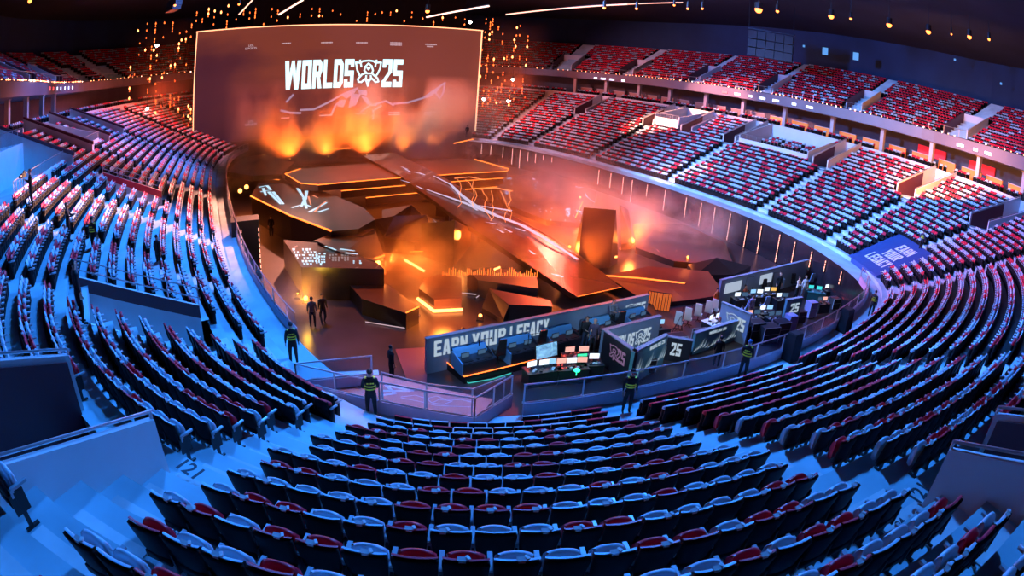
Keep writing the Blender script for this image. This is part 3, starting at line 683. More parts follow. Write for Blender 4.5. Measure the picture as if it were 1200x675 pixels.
# painted numbers on the aisle steps
paint = mat('black_floor_paint', (.02, .02, .03), .6)
def floor_text(body, px, py, z, size, ang, sx=1.0):
    p = P(px, py, z + .02); M = Matrix.Translation(p) @ Matrix.Rotation(ang, 4, 'Z')
    o = text_mesh('painted_number', body, paint, M, size, sx, .008, .002)
    return o
for body, px, py, z, size, ang, k in (('121', 1078, 578, 8.12, .42, .55, 'section number 121 painted black on the aisle step, right'), ('24', 1056, 613, 8.5, .2, .45, 'small black row number 24 painted on the aisle edge, right'), ('121', 222, 550, 6.95, .42, -.35, 'section number 121 painted black on the aisle step, left'), ('24', 268, 598, 7.6, .2, -.25, 'small black row number 24 painted on the aisle edge, left'), ('25', 200, 622, 7.85, .24, -.35, 'small black row number 25 painted on the step, left corner')):
    s_, of_ = nearest(P(px, py, z)); 
    for _ in range(8):
        s_, of_ = nearest(P(px, py, z)); z = Z0 + RISE * math.floor((of_ + .65) / TREAD) + .2
    o = floor_text(body, px, py, z, size, ang); tag(o, label=k, cat='painted number')
# ---------------------------------------------------------------- glass barriers round the pit
def barrier(pts, label, base_z=3.0, wall=.45, top=1.12, post=1.5, solid=True, every=1, wm=None):
    """pts: plan points at even spacing"""
    o0 = Vector((pts[0][0], pts[0][1], base_z)); root = empty('glass_barrier', o0, label=label, cat='barrier', group='barriers round the arena pit')
    q = [Vector((p[0] - o0.x, p[1] - o0.y, 0)) for p in pts]
    if solid:
        m = MB()
        for a, b in zip(q, q[1:]):
            d = (b - a).normalized(); n = Vector((-d.y, d.x, 0)) * .06; m.prism([a - n, b - n, b + n, a + n], -.02, wall)
        m.build('upstand', wm or mat('lilac_upstand', (.50, .40, .50), .6, noise=.15, nscale=.8), root)
    m = MB()
    for a, b in zip(q, q[1:]): m.prism([a + Vector((.0, 0, 0)), b, b + Vector((.012, .012, 0)), a + Vector((.012, .012, 0))], wall + .03, top - .03)
    m.build('glass_panel', glassm, root)
    m = MB(); m.path([v + Vector((0, 0, top)) for v in q], .028); m.build('top_rail', railm, root)
    m = MB(); m.path([v + Vector((0, 0, wall + .02)) for v in q], .02); m.build('bottom_rail', railm, root)
    pm = MB(); pm.box((0, 0, (top + wall) / 2), (.05, .05, top - wall + .04)); pm.box((0, 0, wall + .02), (.1, .1, .03)); me = pm.mesh('post', railm)
    for v in q[::every]:
        o = bpy.data.objects.new('post', me); COL.objects.link(o); o.parent = root; o.location = v
    return root
barrier([B(s, pit(s)) for s in srange(51.6, 83.5, 1.05)], 'curved glass barrier with lilac upstand in front of the control desks', every=2)
barrier([B(s, pit(s)) for s in srange(200, 39.0, 1.05)], 'curved glass barrier along the foot of the left stand', every=2)
barrier([P(348, 447, 3.45), P(436, 438, 3.45)], 'short glass barrier beside the stairs down to the pit', every=1)
barrier([P(348, 447, 3.45), P(393, 458, 3.45), P(445, 469.5, 3.45), P(498, 480, 3.45), P(556, 489, 3.45)], 'glass barrier round the printed platform, facing the seats')
barrier([P(556, 489, 3.45), P(578, 475, 3.45), P(599, 462, 3.45)], 'short glass barrier at the right end of the printed platform')
barrier([P(448, 458, 3.45), P(500, 472, 3.45), P(553, 478, 3.45), P(590, 464, 3.45)], 'glass barrier on the pit side of the printed platform', solid=False, wall=.1)
# steps down to the pit, blue lit
m = MB(); bb = P(395, 440, 3.0)
a, b_ = P(352, 440, 3.0), P(444, 436, 3.0); d = Vector((a.y - b_.y, b_.x - a.x, 0)).normalized()
for i in range(7):
    p, q = a + d * .32 * i - bb, b_ + d * .32 * i - bb; m.prism([p, q, q + d * .34, p + d * .34], -3, -.1 - .4 * i)
o = m.build('pit_steps', concrete, label='blue lit steps going down to the pit beside the printed platform', cat='steps'); o.location = bb
# printed floor cloths: the left platform with 25 and an emblem, the right one with the slogan
clothR = mat('platform_print_salmon', (.62, .24, .20), .6, noise=.1); printw = mat('print_pale', (.80, .78, .85), .6); clothB = mat('tarp_navy', (.03, .07, .22), .6, noise=.1)
pl = [P(350, 455, 3.06), P(352, 443, 3.06), P(448, 440, 3.06), P(500, 452, 3.06), P(578, 468, 3.06), P(558, 492, 3.06)]
bb = pl[0].copy(); m = MB(); m.prism([v - bb for v in pl], -.5, 0); m.build('printed_platform', [clothR]).location = bb
plat = bpy.data.objects['printed_platform']; tag(plat, 'salmon printed platform with pale 25 and emblem behind glass', 'platform')
def print_strokes(parent, strokes, z, w, mt, name='print'):
    m = MB()
    for st in strokes:
        pts = [P(x, y, z) - Vector(parent.location) for x, y in st]
        for a, b in zip(pts, pts[1:]):
            d = (b - a); d.z = 0
            if d.length < 1e-4: continue
            d.normalize(); n = Vector((-d.y, d.x, 0)) * w / 2; e = d * w * .3; m.quad(a - n - e, b - n + e, b + n + e, a + n - e)
    return m.build(name, mt, parent)
print_strokes(plat, [[(427, 442), (410, 443), (412, 448), (424, 451), (422, 455), (397, 447)], [(448, 463), (463, 461), (452, 451), (484, 458), (448, 458)]], 3.068, .11, printw, 'number')
print_strokes(plat, [[(470, 465), (487, 463), (500, 467), (512, 464), (524, 469), (540, 468), (556, 472)], [(470, 466), (490, 470), (510, 475), (530, 476), (556, 477)], [(500, 467), (506, 472), (520, 474), (530, 470), (515, 468), (506, 472)]], 3.068, .035, printw, 'emblem')
tz = lambda off: zrow(off) + .35
tR = [B(90.6, -.6, tz(-.6)), B(85.0, -.4, tz(-.4)), B(84.9, 4.7, tz(4.7)), B(90.5, 4.7, tz(4.7))]
bb = tR[0].copy(); m = MB(); base = [Vector((v.x, v.y, v.z - .4)) for v in tR]
m.hexa([v - bb for v in base] + [v - bb for v in tR]); tarp = m.build('slogan_tarp', clothB, label='navy tarp over seats at the right corner printed EARN YOUR LEGACY', cat='tarp'); tarp.location = bb
a, b_, c_, d_ = tR    # lettering frame: x along the pit edge (away from the camera), y down the slope
ex = (d_ - a).normalized(); ey = (a - b_).normalized()
n_ = ex.cross(ey).normalized(); n_ = n_ if n_.z > 0 else -n_
ux = -(a - b_).normalized(); uy = n_.cross(ux)
cen = (a + b_ + c_ + d_) / 4
xb = (b_ - a).normalized(); yb = (d_ - a); yb = (yb - xb * yb.dot(xb)).normalized(); n_ = xb.cross(yb)
for t_, du, dv in (('EARN', .5, 1.35), ('YOUR', .3, .0), ('LEGACY', .1, -1.35)):
    R3 = Matrix(((xb.x, yb.x, n_.x), (xb.y, yb.y, n_.y), (xb.z, yb.z, n_.z))); pos = cen + R3 @ Vector((du, dv, .04 if n_.z > 0 else -.04))
    wd = {'EARN': 2.3, 'YOUR': 2.3, 'LEGACY': 3.4}[t_]; m = MB()
    for q in word_quads(t_): m.poly([pos - bb + R3 @ Vector(((a_ - .5) * wd, (b2_ - .5) * 1.12, 0)) for a_, b2_ in q])
    m.build('slogan', printw, tarp)
# ---------------------------------------------------------------- the big screen
def emis(name, color, strength): return mat(name, (.02, .02, .02), .5, emit=color, strength=strength)
SL, SR = Vector((-46.7, 71.8, 0)), Vector((-7.7, 94.1, 0))      # foot of the left and right edge in plan
SX = (SR - SL).normalized(); SN = Vector((SX.y, -SX.x, 0)); SW = (SR - SL).length; SZ0, SZ1 = 4.6, 21.4
def on_screen(px, py, d=0.0):      # the point of the screen plane that pixel (px, py) looks at, as (across, z)
    r = PD(px, py, 10) - Vector((0, 0, CAM_Z)); o = Vector((0, 0, CAM_Z))
    t = (SL + SN * d - o).dot(SN) / r.dot(SN); p = o + r * t; return (p - SL).dot(SX), p.z
scr = bpy.data.materials.new('led_screen_image'); scr.use_nodes = True; nt = scr.node_tree; b = nt.nodes['Principled BSDF']
b.inputs['Base Color'].default_value = (.01, .01, .012, 1); b.inputs['Roughness'].default_value = .4
tc = nt.nodes.new('ShaderNodeTexCoord'); sx_ = nt.nodes.new('ShaderNodeSeparateXYZ'); nt.links.new(tc.outputs['Generated'], sx_.inputs[0])
no = nt.nodes.new('ShaderNodeTexNoise'); no.inputs['Scale'].default_value = 2.2; no.inputs['Detail'].default_value = 5; nt.links.new(tc.outputs['Generated'], no.inputs['Vector'])
ad = nt.nodes.new('ShaderNodeMath'); ad.operation = 'MULTIPLY_ADD'; ad.inputs[1].default_value = .55; nt.links.new(sx_.outputs['X'], ad.inputs[0]); nt.links.new(no.outputs['Fac'], ad.inputs[2])
a2 = nt.nodes.new('ShaderNodeMath'); a2.operation = 'MULTIPLY_ADD'; a2.inputs[1].default_value = .45; nt.links.new(sx_.outputs['Z'], a2.inputs[0]); nt.links.new(ad.outputs[0], a2.inputs[2])
cr = nt.nodes.new('ShaderNodeValToRGB'); nt.links.new(a2.outputs[0], cr.inputs[0])
cr.color_ramp.elements[0].position = .35; cr.color_ramp.elements[0].color = (.045, .010, .026, 1); cr.color_ramp.elements[1].position = 1.25; cr.color_ramp.elements[1].color = (.26, .05, .028, 1)
e = cr.color_ramp.elements.new(.8); e.color = (.10, .018, .026, 1)
nt.links.new(cr.outputs[0], b.inputs['Emission Color']); b.inputs['Emission Strength'].default_value = .75
root = empty('led_screen', SL + Vector((0, 0, SZ0)), math.atan2(SX.y, SX.x), label='giant dark maroon screen reading WORLDS 25 above the stage', cat='screen')
def sm(build, name, mt, **k):
    m = MB(); build(m); return m.build(name, mt, root, **k)
sm(lambda m: m.box((SW / 2, .15, (SZ1 - SZ0) / 2), (SW, .3, SZ1 - SZ0)), 'display_panel', scr)
edge = emis('screen_edge_glow', (1, .36, .18), 2.6)
def _fr(m):
    H = SZ1 - SZ0; m.box((SW / 2, -.05, H), (SW + .3, .3, .14)); m.box((0, -.05, H / 2), (.14, .3, H)); m.box((SW, -.05, H / 2), (.16, .3, H))
sm(_fr, 'frame_light', edge)
sm(lambda m: [m.box((SW * (i + .5) / 8, .7, (SZ1 - SZ0) / 2), (.25, .7, SZ1 - SZ0 + .4)) for i in range(8)], 'support_frame', darkmetal)
white = emis('screen_white', (.62, .95, 1), 1.5); pale = emis('screen_pale', (.80, .55, .62), .75); mist = emis('screen_mountain', (.42, .38, .62), .62); halo = emis('screen_teal', (.05, .6, .62), .8)
sc_inv = Matrix.Rotation(math.atan2(SX.y, SX.x), 4, 'Z')
MS = Matrix(((1, 0, 0, 0), (0, 0, -1, 0), (0, 1, 0, 0), (0, 0, 0, 1)))     # text lies in the panel plane
def stext(name, body, x0, y0, x1, y1, mt, bold=.02, d=.02, spacing=1.0, lift=0):
    u0, z0 = on_screen(x0, (y0 + y1) / 2)[0], on_screen((x0 + x1) / 2, y1)[1]; u1, z1 = on_screen(x1, (y0 + y1) / 2)[0], on_screen((x0 + x1) / 2, y0)[1]
    o = text_mesh(name, body, mt, Matrix.Identity(4), 1.0, 1.0, bold, .0, spacing=spacing)
    co = [v.co.copy() for v in o.data.vertices]; ax, bx = min(c.x for c in co), max(c.x for c in co); ay, by = min(c.y for c in co), max(c.y for c in co)
    for v in o.data.vertices:
        x, y = v.co.x, v.co.y; v.co = ((u0 + (x - ax) / (bx - ax) * (u1 - u0)), -.02 - d, (z0 + (y - ay) / (by - ay) * (z1 - z0)) - SZ0)
    o.parent = root; o.matrix_world = Matrix.Identity(4); o.matrix_basis = Matrix.Identity(4); return o
xs = 333
def sword(body, x0, y0, x1, y1, mt):
    u0, u1 = on_screen(x0, (y0 + y1) / 2)[0], on_screen(x1, (y0 + y1) / 2)[0]; z0, z1 = on_screen((x0 + x1) / 2, y1)[1], on_screen((x0 + x1) / 2, y0)[1]; m = MB()
    for q in word_quads(body, .12): m.poly([(u0 + a * (u1 - u0), -.04, z0 + b * (z1 - z0) - SZ0) for a, b in q])
    return m.build('lettering', mt, root)
sword('WORLDS', 333.5, 70, 414.5, 103.5, white); sword('25', 447.8, 69.5, 471.8, 102, white)
for ch, x0, x1 in () and (('W', 333, 357), ('O', 355, 369), ('R', 371, 384), ('L', 386, 394), ('D', 394, 404), ('S', 403, 414.5), ('2', 448, 459.5), ('5', 460.5, 471.5)):
    y0 = 70.5 if ch not in '25' else 69.5; y1 = 105 if ch == 'W' else 103.5 if ch in 'OR' else 102
    stext('letter', ch, x0, y0, x1, y1, white, .055)
def strokes(name, L, w, mt, d=.03, closed=False):
    m = MB()
    for st in L:
        pts = [on_screen(*p) for p in st]
        for (a, z), (b2, w2) in zip(pts, pts[1:]):
            dx, dz = b2 - a, w2 - z; l = math.hypot(dx, dz) or 1; nx, nz = -dz / l * w / 2, dx / l * w / 2; ex, ez = dx / l * w * .3, dz / l * w * .3
            m.quad((a - nx - ex, -d - .02, z - nz - ez - SZ0), (b2 - nx + ex, -d - .02, w2 - nz + ez - SZ0), (b2 + nx + ex, -d - .02, w2 + nz + ez - SZ0), (a + nx - ex, -d - .02, z + nz - ez - SZ0))
    return m.build(name, mt, root)
E_ = lambda x, y: (400 + x / 13.23, 60 + y / 13.23)
strokes('emblem', [[E_(220, 175), E_(300, 180), E_(330, 155), E_(425, 145), E_(500, 155), E_(530, 180), E_(615, 175), E_(600, 270), E_(560, 350), E_(530, 390)], [E_(225, 175), E_(245, 290), E_(285, 380)], [E_(290, 140), E_(310, 240)], [E_(545, 140), E_(525, 240)],
    [E_(420, 190), E_(370, 240), E_(355, 300), E_(400, 345), E_(470, 345), E_(490, 300), E_(470, 230), E_(420, 190)], [E_(400, 255), E_(440, 255), E_(420, 285), E_(400, 255)],
    [E_(380, 340), E_(320, 360), E_(255, 430), E_(265, 475), E_(310, 480), E_(360, 430), E_(385, 460), E_(410, 540), E_(430, 460), E_(470, 420), E_(530, 480), E_(575, 470), E_(560, 420), E_(480, 350)], [E_(385, 380), E_(380, 430), E_(420, 455), E_(460, 420), E_(455, 380)]], .26, white)
for (x, y) in ((288, 52), (288, 141)): stext('sponsor_text', 'LOL\nESPORTS', x - .5, y, x + 13, y + 6, pale, .01)
for x, y, w in ((330, 51, 11), (376, 50, 14), (417, 50, 14), (457, 50, 14), (457, 52.6, 14), (498, 51.8, 14), (500, 54.3, 8), (329, 138.5, 10), (374, 135.5, 15), (416, 133.5, 13), (455, 132, 14), (455, 134.4, 14), (497, 131.5, 14), (497, 134, 9)):
    m = MB(); u0, z = on_screen(x, y); u1, _ = on_screen(x + w, y); k = 7
    for i in range(k): m.box((u0 + (u1 - u0) * (i + .5) / k, -.04, z - SZ0), ((u1 - u0) / k * .8, .02, .16 + .04 * (i % 2)))
    m.build('sponsor_mark', pale, root)
T_ = lambda x, y: (320 + x / 5.4545, 90 + y / 5.4545)
strokes('mountain_graphic', [[T_(50, 215), T_(110, 230), T_(175, 232)], [T_(175, 212), T_(260, 208), T_(350, 165), T_(430, 120), T_(540, 72)], [T_(85, 160), T_(128, 115)], [T_(650, 175), T_(720, 155), T_(770, 180)], [T_(770, 172), T_(860, 165), T_(960, 135), T_(1040, 80), T_(1098, 38), T_(1088, 100), T_(1065, 140), T_(1040, 105)], [T_(640, 270), T_(640, 215), T_(690, 185)], [T_(560, 225), T_(620, 180), T_(660, 178)], [T_(370, 245), T_(400, 180), T_(440, 150)]], .30, mist)
def _mt(m):
    for Q in ([T_(430, 118), T_(540, 70), T_(520, 105), T_(470, 140)], [T_(540, 80), T_(600, 88), T_(600, 120), T_(550, 110)], [T_(500, 110), T_(560, 110), T_(530, 180), T_(480, 200)], [T_(560, 120), T_(600, 130), T_(640, 185), T_(600, 175)], [T_(420, 150), T_(470, 145), T_(450, 195), T_(410, 190)], [T_(960, 140), T_(1085, 45), T_(1050, 95), T_(1000, 130)]):
        m.poly([(on_screen(*q)[0], -.045, on_screen(*q)[1] - SZ0) for q in Q])
sm(_mt, 'mountain_graphic', mist)
m = MB()     # dark stage structure under the screen
m.box((SW / 2, .6, -SZ0 / 2), (SW - 1, 1.0, SZ0 - .1)); m.build('plinth', mat('stage_plinth', (.03, .02, .02), .4), root)
# person-sized dark mast in front of the screen's right part, and a thin rod
# ---------------------------------------------------------------- stage shards
ledtop = bpy.data.materials.new('stage_led_surface'); ledtop.use_nodes = True; nt = ledtop.node_tree; b = nt.nodes['Principled BSDF']
b.inputs['Base Color'].default_value = (.035, .020, .018, 1); b.inputs['Roughness'].default_value = .22
def led_surface(name, col, strength, scale, lo, stretch=(1, .25, 1), rot=0.6, base=(.035, .02, .018), rough=.25):
    m = bpy.data.materials.new(name); m.use_nodes = True; nt = m.node_tree; b = nt.nodes['Principled BSDF']
    b.inputs['Base Color'].default_value = (*base, 1); b.inputs['Roughness'].default_value = rough
    tc = nt.nodes.new('ShaderNodeTexCoord'); mp = nt.nodes.new('ShaderNodeMapping'); mp.inputs['Scale'].default_value = stretch; mp.inputs['Rotation'].default_value = (0, 0, rot); nt.links.new(tc.outputs['Object'], mp.inputs[0])
    n = nt.nodes.new('ShaderNodeTexNoise'); n.inputs['Scale'].default_value = scale; n.inputs['Detail'].default_value = 6; n.inputs['Roughness'].default_value = .65; n.inputs['Distortion'].default_value = 1.2; nt.links.new(mp.outputs[0], n.inputs['Vector'])
    r = nt.nodes.new('ShaderNodeMapRange'); r.inputs[1].default_value = lo; r.inputs[2].default_value = lo + .06; nt.links.new(n.outputs['Fac'], r.inputs[0])
    mu = nt.nodes.new('ShaderNodeMath'); mu.operation = 'MULTIPLY'; mu.inputs[1].default_value = strength; nt.links.new(r.outputs[0], mu.inputs[0]); nt.links.new(mu.outputs[0], b.inputs['Emission Strength'])
    b.inputs['Emission Color'].default_value = (*col, 1); return m
ledblue = led_surface('led_glints_blue', (.55, .75, 1), 1.1, .55, .60)
ledrun = led_surface('led_runway', (.85, .45, .36), .25, .35, .57, (1, .18, 1), .95, base=(.10, .035, .02))
ledred = led_surface('led_glints_red', (.9, .35, .22), .45, .5, .59, base=(.09, .025, .016))
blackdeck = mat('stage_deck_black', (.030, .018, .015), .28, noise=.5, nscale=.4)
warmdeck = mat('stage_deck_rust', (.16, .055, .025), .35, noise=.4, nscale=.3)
stoneside = mat('stage_shard_side', (.016, .010, .012), .35, noise=.4, nscale=.6)
glow = emis('edge_light_amber', (1, .17, .02), 3.4); glowhot = emis('edge_light_hot', (1, .30, .07), 7.0)
def shard(name, label, px, z, top, glows=(), base=0.0, side=None, cat='stage platform', taper=0.0, gr=.045, hot=False, thick=0):
    zs = z if isinstance(z, (list, tuple)) else [z] * len(px)
    pts = [P(x, y, zz) for (x, y), zz in zip(px, zs)]; c = sum(pts, Vector()) / len(pts); o = Vector((c.x, c.y, base))
    m = MB(); k = len(pts); low = [Vector((p.x + (c.x - p.x) * taper, p.y + (c.y - p.y) * taper, base)) - o for p in pts]; hi = [p - o for p in pts]
    if thick: low = [Vector((v.x, v.y, h.z - thick)) for v, h in zip(low, hi)]
    m.v = low + hi; m.f = [tuple(range(k, 2 * k)), tuple(reversed(range(k)))] + [(i, (i + 1) % k, k + (i + 1) % k, k + i) for i in range(k)]; m.m = [0, 1] + [1] * k
    ob = m.build(name, [top, side or stoneside]); ob.location = o; tag(ob, label, cat)
    for g in glows:
        gm = MB(); gm.path([hi[i] + Vector((0, 0, .03)) for i in g], gr); gm.build('edge_light', glowhot if hot else glow, ob)
    return ob
def line_light(label, px, z, r=.05, mt=None, cat='light line', name='floor_light_line'):
    pts = [P(x, y, z) for x, y in px]; o = pts[0].copy(); m = MB(); m.path([p - o for p in pts], r); m.box(pts[-1] - o, (.1, .1, .06), 1)
    ob = m.build(name, [mt or glow, darkmetal]); ob.location = o; tag(ob, label, cat, 'glowing lines on the stage'); return ob
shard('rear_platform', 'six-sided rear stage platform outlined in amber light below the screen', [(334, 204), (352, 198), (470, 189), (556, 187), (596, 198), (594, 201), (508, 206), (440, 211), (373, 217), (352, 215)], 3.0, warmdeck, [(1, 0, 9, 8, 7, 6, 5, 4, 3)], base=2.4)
shard('stage_step', 'upper dark stage step with amber edge under the rear platform', [(400, 224), (440, 220.5), (510, 215), (590, 209), (585, 204), (500, 210), (440, 214), (400, 218)], 2.1, blackdeck, [(0, 1, 2, 3)], base=1.4)
shard('stage_step', 'lower dark stage step with amber edge', [(429, 232), (482, 227), (540, 223), (583, 219), (575, 213), (500, 219), (430, 226)], 1.3, blackdeck, [(0, 1, 2, 3)], base=0)
shard('stage_core', 'broad black stage core under the steps', [(350, 222), (480, 214), (590, 206), (575, 235), (500, 262), (440, 262), (395, 250)], .55, blackdeck)
shard('runway', 'long dagger-shaped runway with rust glow slanting across the stage', [(424, 182), (462, 179), (500, 197), (545, 222), (595, 250), (655, 283), (700, 314), (728, 337), (677, 348), (630, 318), (545, 262), (497, 227), (472, 208)], [3.35, 3.35, 3.2, 2.8, 2.3, 1.7, 1.2, .9, .9, 1.2, 2.0, 2.7, 3.2], ledrun, [(7, 8)], side=stoneside, taper=.04, gr=.015, thick=.4)
# the bright blue-white streak on the runway
def streak(parent, L, z, w, mt, name):
    m = MB()
    for st in L:
        pts = [P(x, y, zz) - Vector(parent.location) for x, y, zz in st]
        for i, (a, b2) in enumerate(zip(pts, pts[1:])):
            d = (b2 - a).normalized(); n = Vector((-d.y, d.x, 0)).normalized() * w / 2; n0 = n * (1 - abs(2 * i / len(pts) - 1) * .7); n1 = n * (1 - abs(2 * (i + 1) / len(pts) - 1) * .7)
            m.quad(a - n0, b2 - n1, b2 + n1, a + n0)
    return m.build(name, mt, parent)
rw = bpy.data.objects['runway']
for x_, y_, z_ in ((470, 197, 2.9), (520, 228, 2.3), (570, 254, 1.8), (620, 284, 1.3), (670, 318, .7)):
    m = MB(); p_ = P(x_, y_, z_ + .2); m.box((p_.x - rw.location.x, p_.y - rw.location.y, z_ / 2), (1.2, .8, z_)); m.build('support', stoneside, rw)
bluewhite = emis('led_streak_pale', (.62, .60, .85), .9)
streak(rw, [[(508, 206, 3.28), (528, 216, 3.05), (540, 228, 2.8), (556, 240, 2.6), (580, 252, 2.42), (612, 264, 2.2), (640, 280, 1.95), (677, 304, 1.45)], [(500, 222, 2.9), (540, 236, 2.66), (575, 250, 2.44)], [(556, 240, 2.62), (600, 247, 2.45)]], 0, .55, bluewhite, 'streak')
for i in range(26):
    t = rng.random(); x, y = 470 + 190 * t + rng.normal() * 6, 196 + 120 * t + rng.normal() * 6; zz = 3.32 - 2.0 * t
    if i < 14: streak(rw, [[(x, y, zz + .06), (x + 6 + 8 * rng.random(), y + 2 + 3 * rng.random(), zz + .04)]], 0, .22, bluewhite, 'glint')
C_ = lambda x, y: (240 + x / 4.82, 180 + y / 4.82)
sl_ = shard('led_slab', 'dark angular slab with pale blue graphics at the left of the stage', [(294, 230), (303, 214), (356, 217), (395, 230), (427, 244), (440, 257), (420, 268), (388, 271), (340, 253)], 2.3, blackdeck, [(0, 8, 7)], gr=.06, taper=.02)
def graphic(parent, L, z, w, mt, F=None, name='graphic'):
    m = MB()
    for st in L:
        pts = [P(*(F(*q) if F else q), z) - Vector(parent.location) for q in st]
        for a, b2 in zip(pts, pts[1:]):
            d = (b2 - a); d.z = 0; d.normalize(); n = Vector((-d.y, d.x, 0)) * w / 2; m.quad(a - n, b2 - n * .6, b2 + n * .6, a + n)
    return m.build(name, mt, parent)
ice = emis('led_ice_blue', (.50, .78, .95), 1.1); coral = emis('led_coral', (.95, .30, .18), .9)
graphic(sl_, [[(305, 190), (350, 180), (375, 205)], [(315, 215), (370, 205)], [(330, 195), (345, 235)], [(360, 215), (430, 285)], [(385, 215), (445, 285)], [(525, 195), (560, 250), (575, 310)], [(575, 210), (570, 260)], [(490, 305), (560, 285), (600, 300)], [(590, 330), (690, 275)], [(560, 270), (545, 300)], [(640, 330), (700, 310)]], 2.34, .34, ice, C_)
graphic(sl_, [[(585, 240), (600, 290)], [(620, 330), (655, 290), (690, 265)], [(610, 235), (640, 250)]], 2.35, .2, coral, C_)
shard('stage_wedge', 'rust coloured low wedge between the two left slabs', [(366, 283), (392, 272), (439, 268), (424, 276), (385, 283)], 1.9, warmdeck)
D_ = lambda x, y: (280 + x / 6.667, 270 + y / 6.667)
ls_ = shard('led_slab', 'lower left slab lit with white blocky graphics', [(332, 281), (376, 285), (410, 297), (442, 308), (450, 315), (400, 314), (353, 313), (341, 294)], 2.0, led_surface('slab_brown_led', (.8, .5, .4), .35, .9, .6, base=(.15, .06, .035)), side=stoneside)
def blocks(parent, x0, y0, nx, ny, dx, dy, z, mt, F, skew=0, name='graphic'):
    m = MB()
    for j in range(ny):
        for i in range(nx):
            if rng.random() < .78:
                x, y = x0 + i * dx + j * skew, y0 + j * dy; w, h = dx * (.5 + .4 * rng.random()), dy * (.5 + .35 * rng.random())
                m.poly([P(*F(x, y), z) - Vector(parent.location), P(*F(x + w, y), z) - Vector(parent.location), P(*F(x + w, y + h), z) - Vector(parent.location), P(*F(x + w * .2, y + h), z) - Vector(parent.location)])
    return m.build(name, mt, parent)
blocks(ls_, 415, 140, 7, 6, 26, 23, 2.03, ice, D_, 12); blocks(ls_, 600, 175, 4, 4, 20, 22, 2.03, ice, D_); blocks(ls_, 700, 185, 7, 3, 24, 20, 2.03, emis('led_faint', (.6, .5, .5), .35), D_); blocks(ls_, 890, 235, 3, 2, 24, 14, 2.03, ice, D_)
ds = shard('stage_wedge', 'dark ridge with white flecks behind the lower left slab', [(372, 283), (439, 268), (447, 292), (452, 305), (440, 306), (402, 297)], [2.15, 1.6, 1.0, .9, 1.9, 2.1], blackdeck)
graphic(ds, [[(680, 120), (760, 155)], [(790, 145), (905, 160)], [(830, 175), (930, 185)]], 2.12, .25, ice, D_)
F_ = lambda x, y: (400 + x / 4.615, 290 + y / 4.615)
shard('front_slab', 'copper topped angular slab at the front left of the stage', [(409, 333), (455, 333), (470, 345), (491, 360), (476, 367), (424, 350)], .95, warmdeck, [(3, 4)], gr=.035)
line_light('thin pale light line at the foot of the front left slab', [F_(130, 402), F_(350, 437), F_(422, 365)], .06, .025, pale)
shard('raised_block', 'raised block glowing orange above the bright V of light', [(498, 326), (516, 321), (541, 326), (541, 350), (509, 351), (491, 338)], .75, warmdeck, side=mat('block_side_lit', (.12, .06, .04), .4))
line_light('brightest V-shaped amber light line at the stage front', [(489.5, 350), (508.5, 364.5), (542, 363)], .12, .09, glowhot)
line_light('bright diagonal amber line above the raised block', [(474.5, 304.5), (498, 318)], .6, .07, glowhot)
line_light('short amber line right of the lower left slab', [(435.5, 304), (451, 299)], 1.2, .05, glow)
line_light('small bright amber dash beside the glowing wall', [F_(828, 118), F_(858, 107)], 1.3, .06, glowhot)
line_light('pale thin line right of the raised block', [F_(645, 245), F_(750, 256), F_(725, 275)], .1, .03, pale)
line_light('thin amber line left of the diagonal one', [(480, 295), (497, 294.5)], .6, .03, glow)
gw = shard('glowing_wall_block', 'low block with a rear wall of glowing amber drips', [(548, 317), (580, 312), (629, 325), (631, 338), (560, 328)], 1.1, warmdeck)
m = MB(); pA, pB, pC = P(519, 323, 1.2), P(560, 322, 1.2), P(629, 325, 1.2)
o = Vector(pA)
for i in range(46):
    t = i / 45; q = pA.lerp(pB, t * 2.6) if t < .385 else pB.lerp(pC, (t - .385) / .615); h = .12 + .45 * rng.random(); m.tube(q - o, q - o + Vector((0, 0, h)), .016)
ob = m.build('drip_lights', glow); ob.location = o; tag(ob, 'row of glowing amber drips along the back of the low block', 'lights', kind='stuff')
shard('dark_slab', 'copper topped dark slab behind the slogan wall', [(573, 338), (645, 352), (647, 359), (596, 357)], .95, warmdeck)
shard('dark_slab', 'black faceted slab left of the copper topped one', [(573, 338), (597, 357), (590, 374), (565, 361)], [.95, .95, .3, .3], blackdeck)
shard('red_floor_panel', 'flat crimson floor panel at the left end of the slogan wall', [(463, 409), (500, 407), (500, 452), (478, 448)], .05, mat('crimson_floor', (.30, .04, .05), .5))
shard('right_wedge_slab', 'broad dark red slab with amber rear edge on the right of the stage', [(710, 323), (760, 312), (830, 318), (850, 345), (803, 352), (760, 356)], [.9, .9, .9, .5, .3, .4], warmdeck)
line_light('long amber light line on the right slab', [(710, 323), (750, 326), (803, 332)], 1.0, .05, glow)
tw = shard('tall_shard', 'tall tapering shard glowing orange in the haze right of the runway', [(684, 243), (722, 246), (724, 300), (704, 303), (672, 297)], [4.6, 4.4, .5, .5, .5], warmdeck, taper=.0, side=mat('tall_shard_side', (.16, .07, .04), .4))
line_light('amber line at the foot of the tall shard', [(673.5, 297), (704, 303)], .56, .07, glowhot); line_light('short amber line at the right foot of the tall shard', [(708, 302.5), (723, 301)], .56, .06, glowhot)
line_light('slanted amber line left of the tall shard', [(683, 236), (674, 256)], 1.6, .05, glow)
shard('side_shard', 'smaller tilted shard just right of the tall glowing one', [(726, 240), (737, 246), (741, 283), (728, 286)], [3.4, 2.6, .6, .6], warmdeck)
shard('rock_shard', 'jagged rock-like shard lit with pale glints in the stage centre', [(436, 258), (462, 253), (500, 252), (520, 262), (512, 278), (486, 284), (450, 278)], [1.8, 2.5, 2.0, 2.6, 1.2, 1.0, 1.2], ledblue)
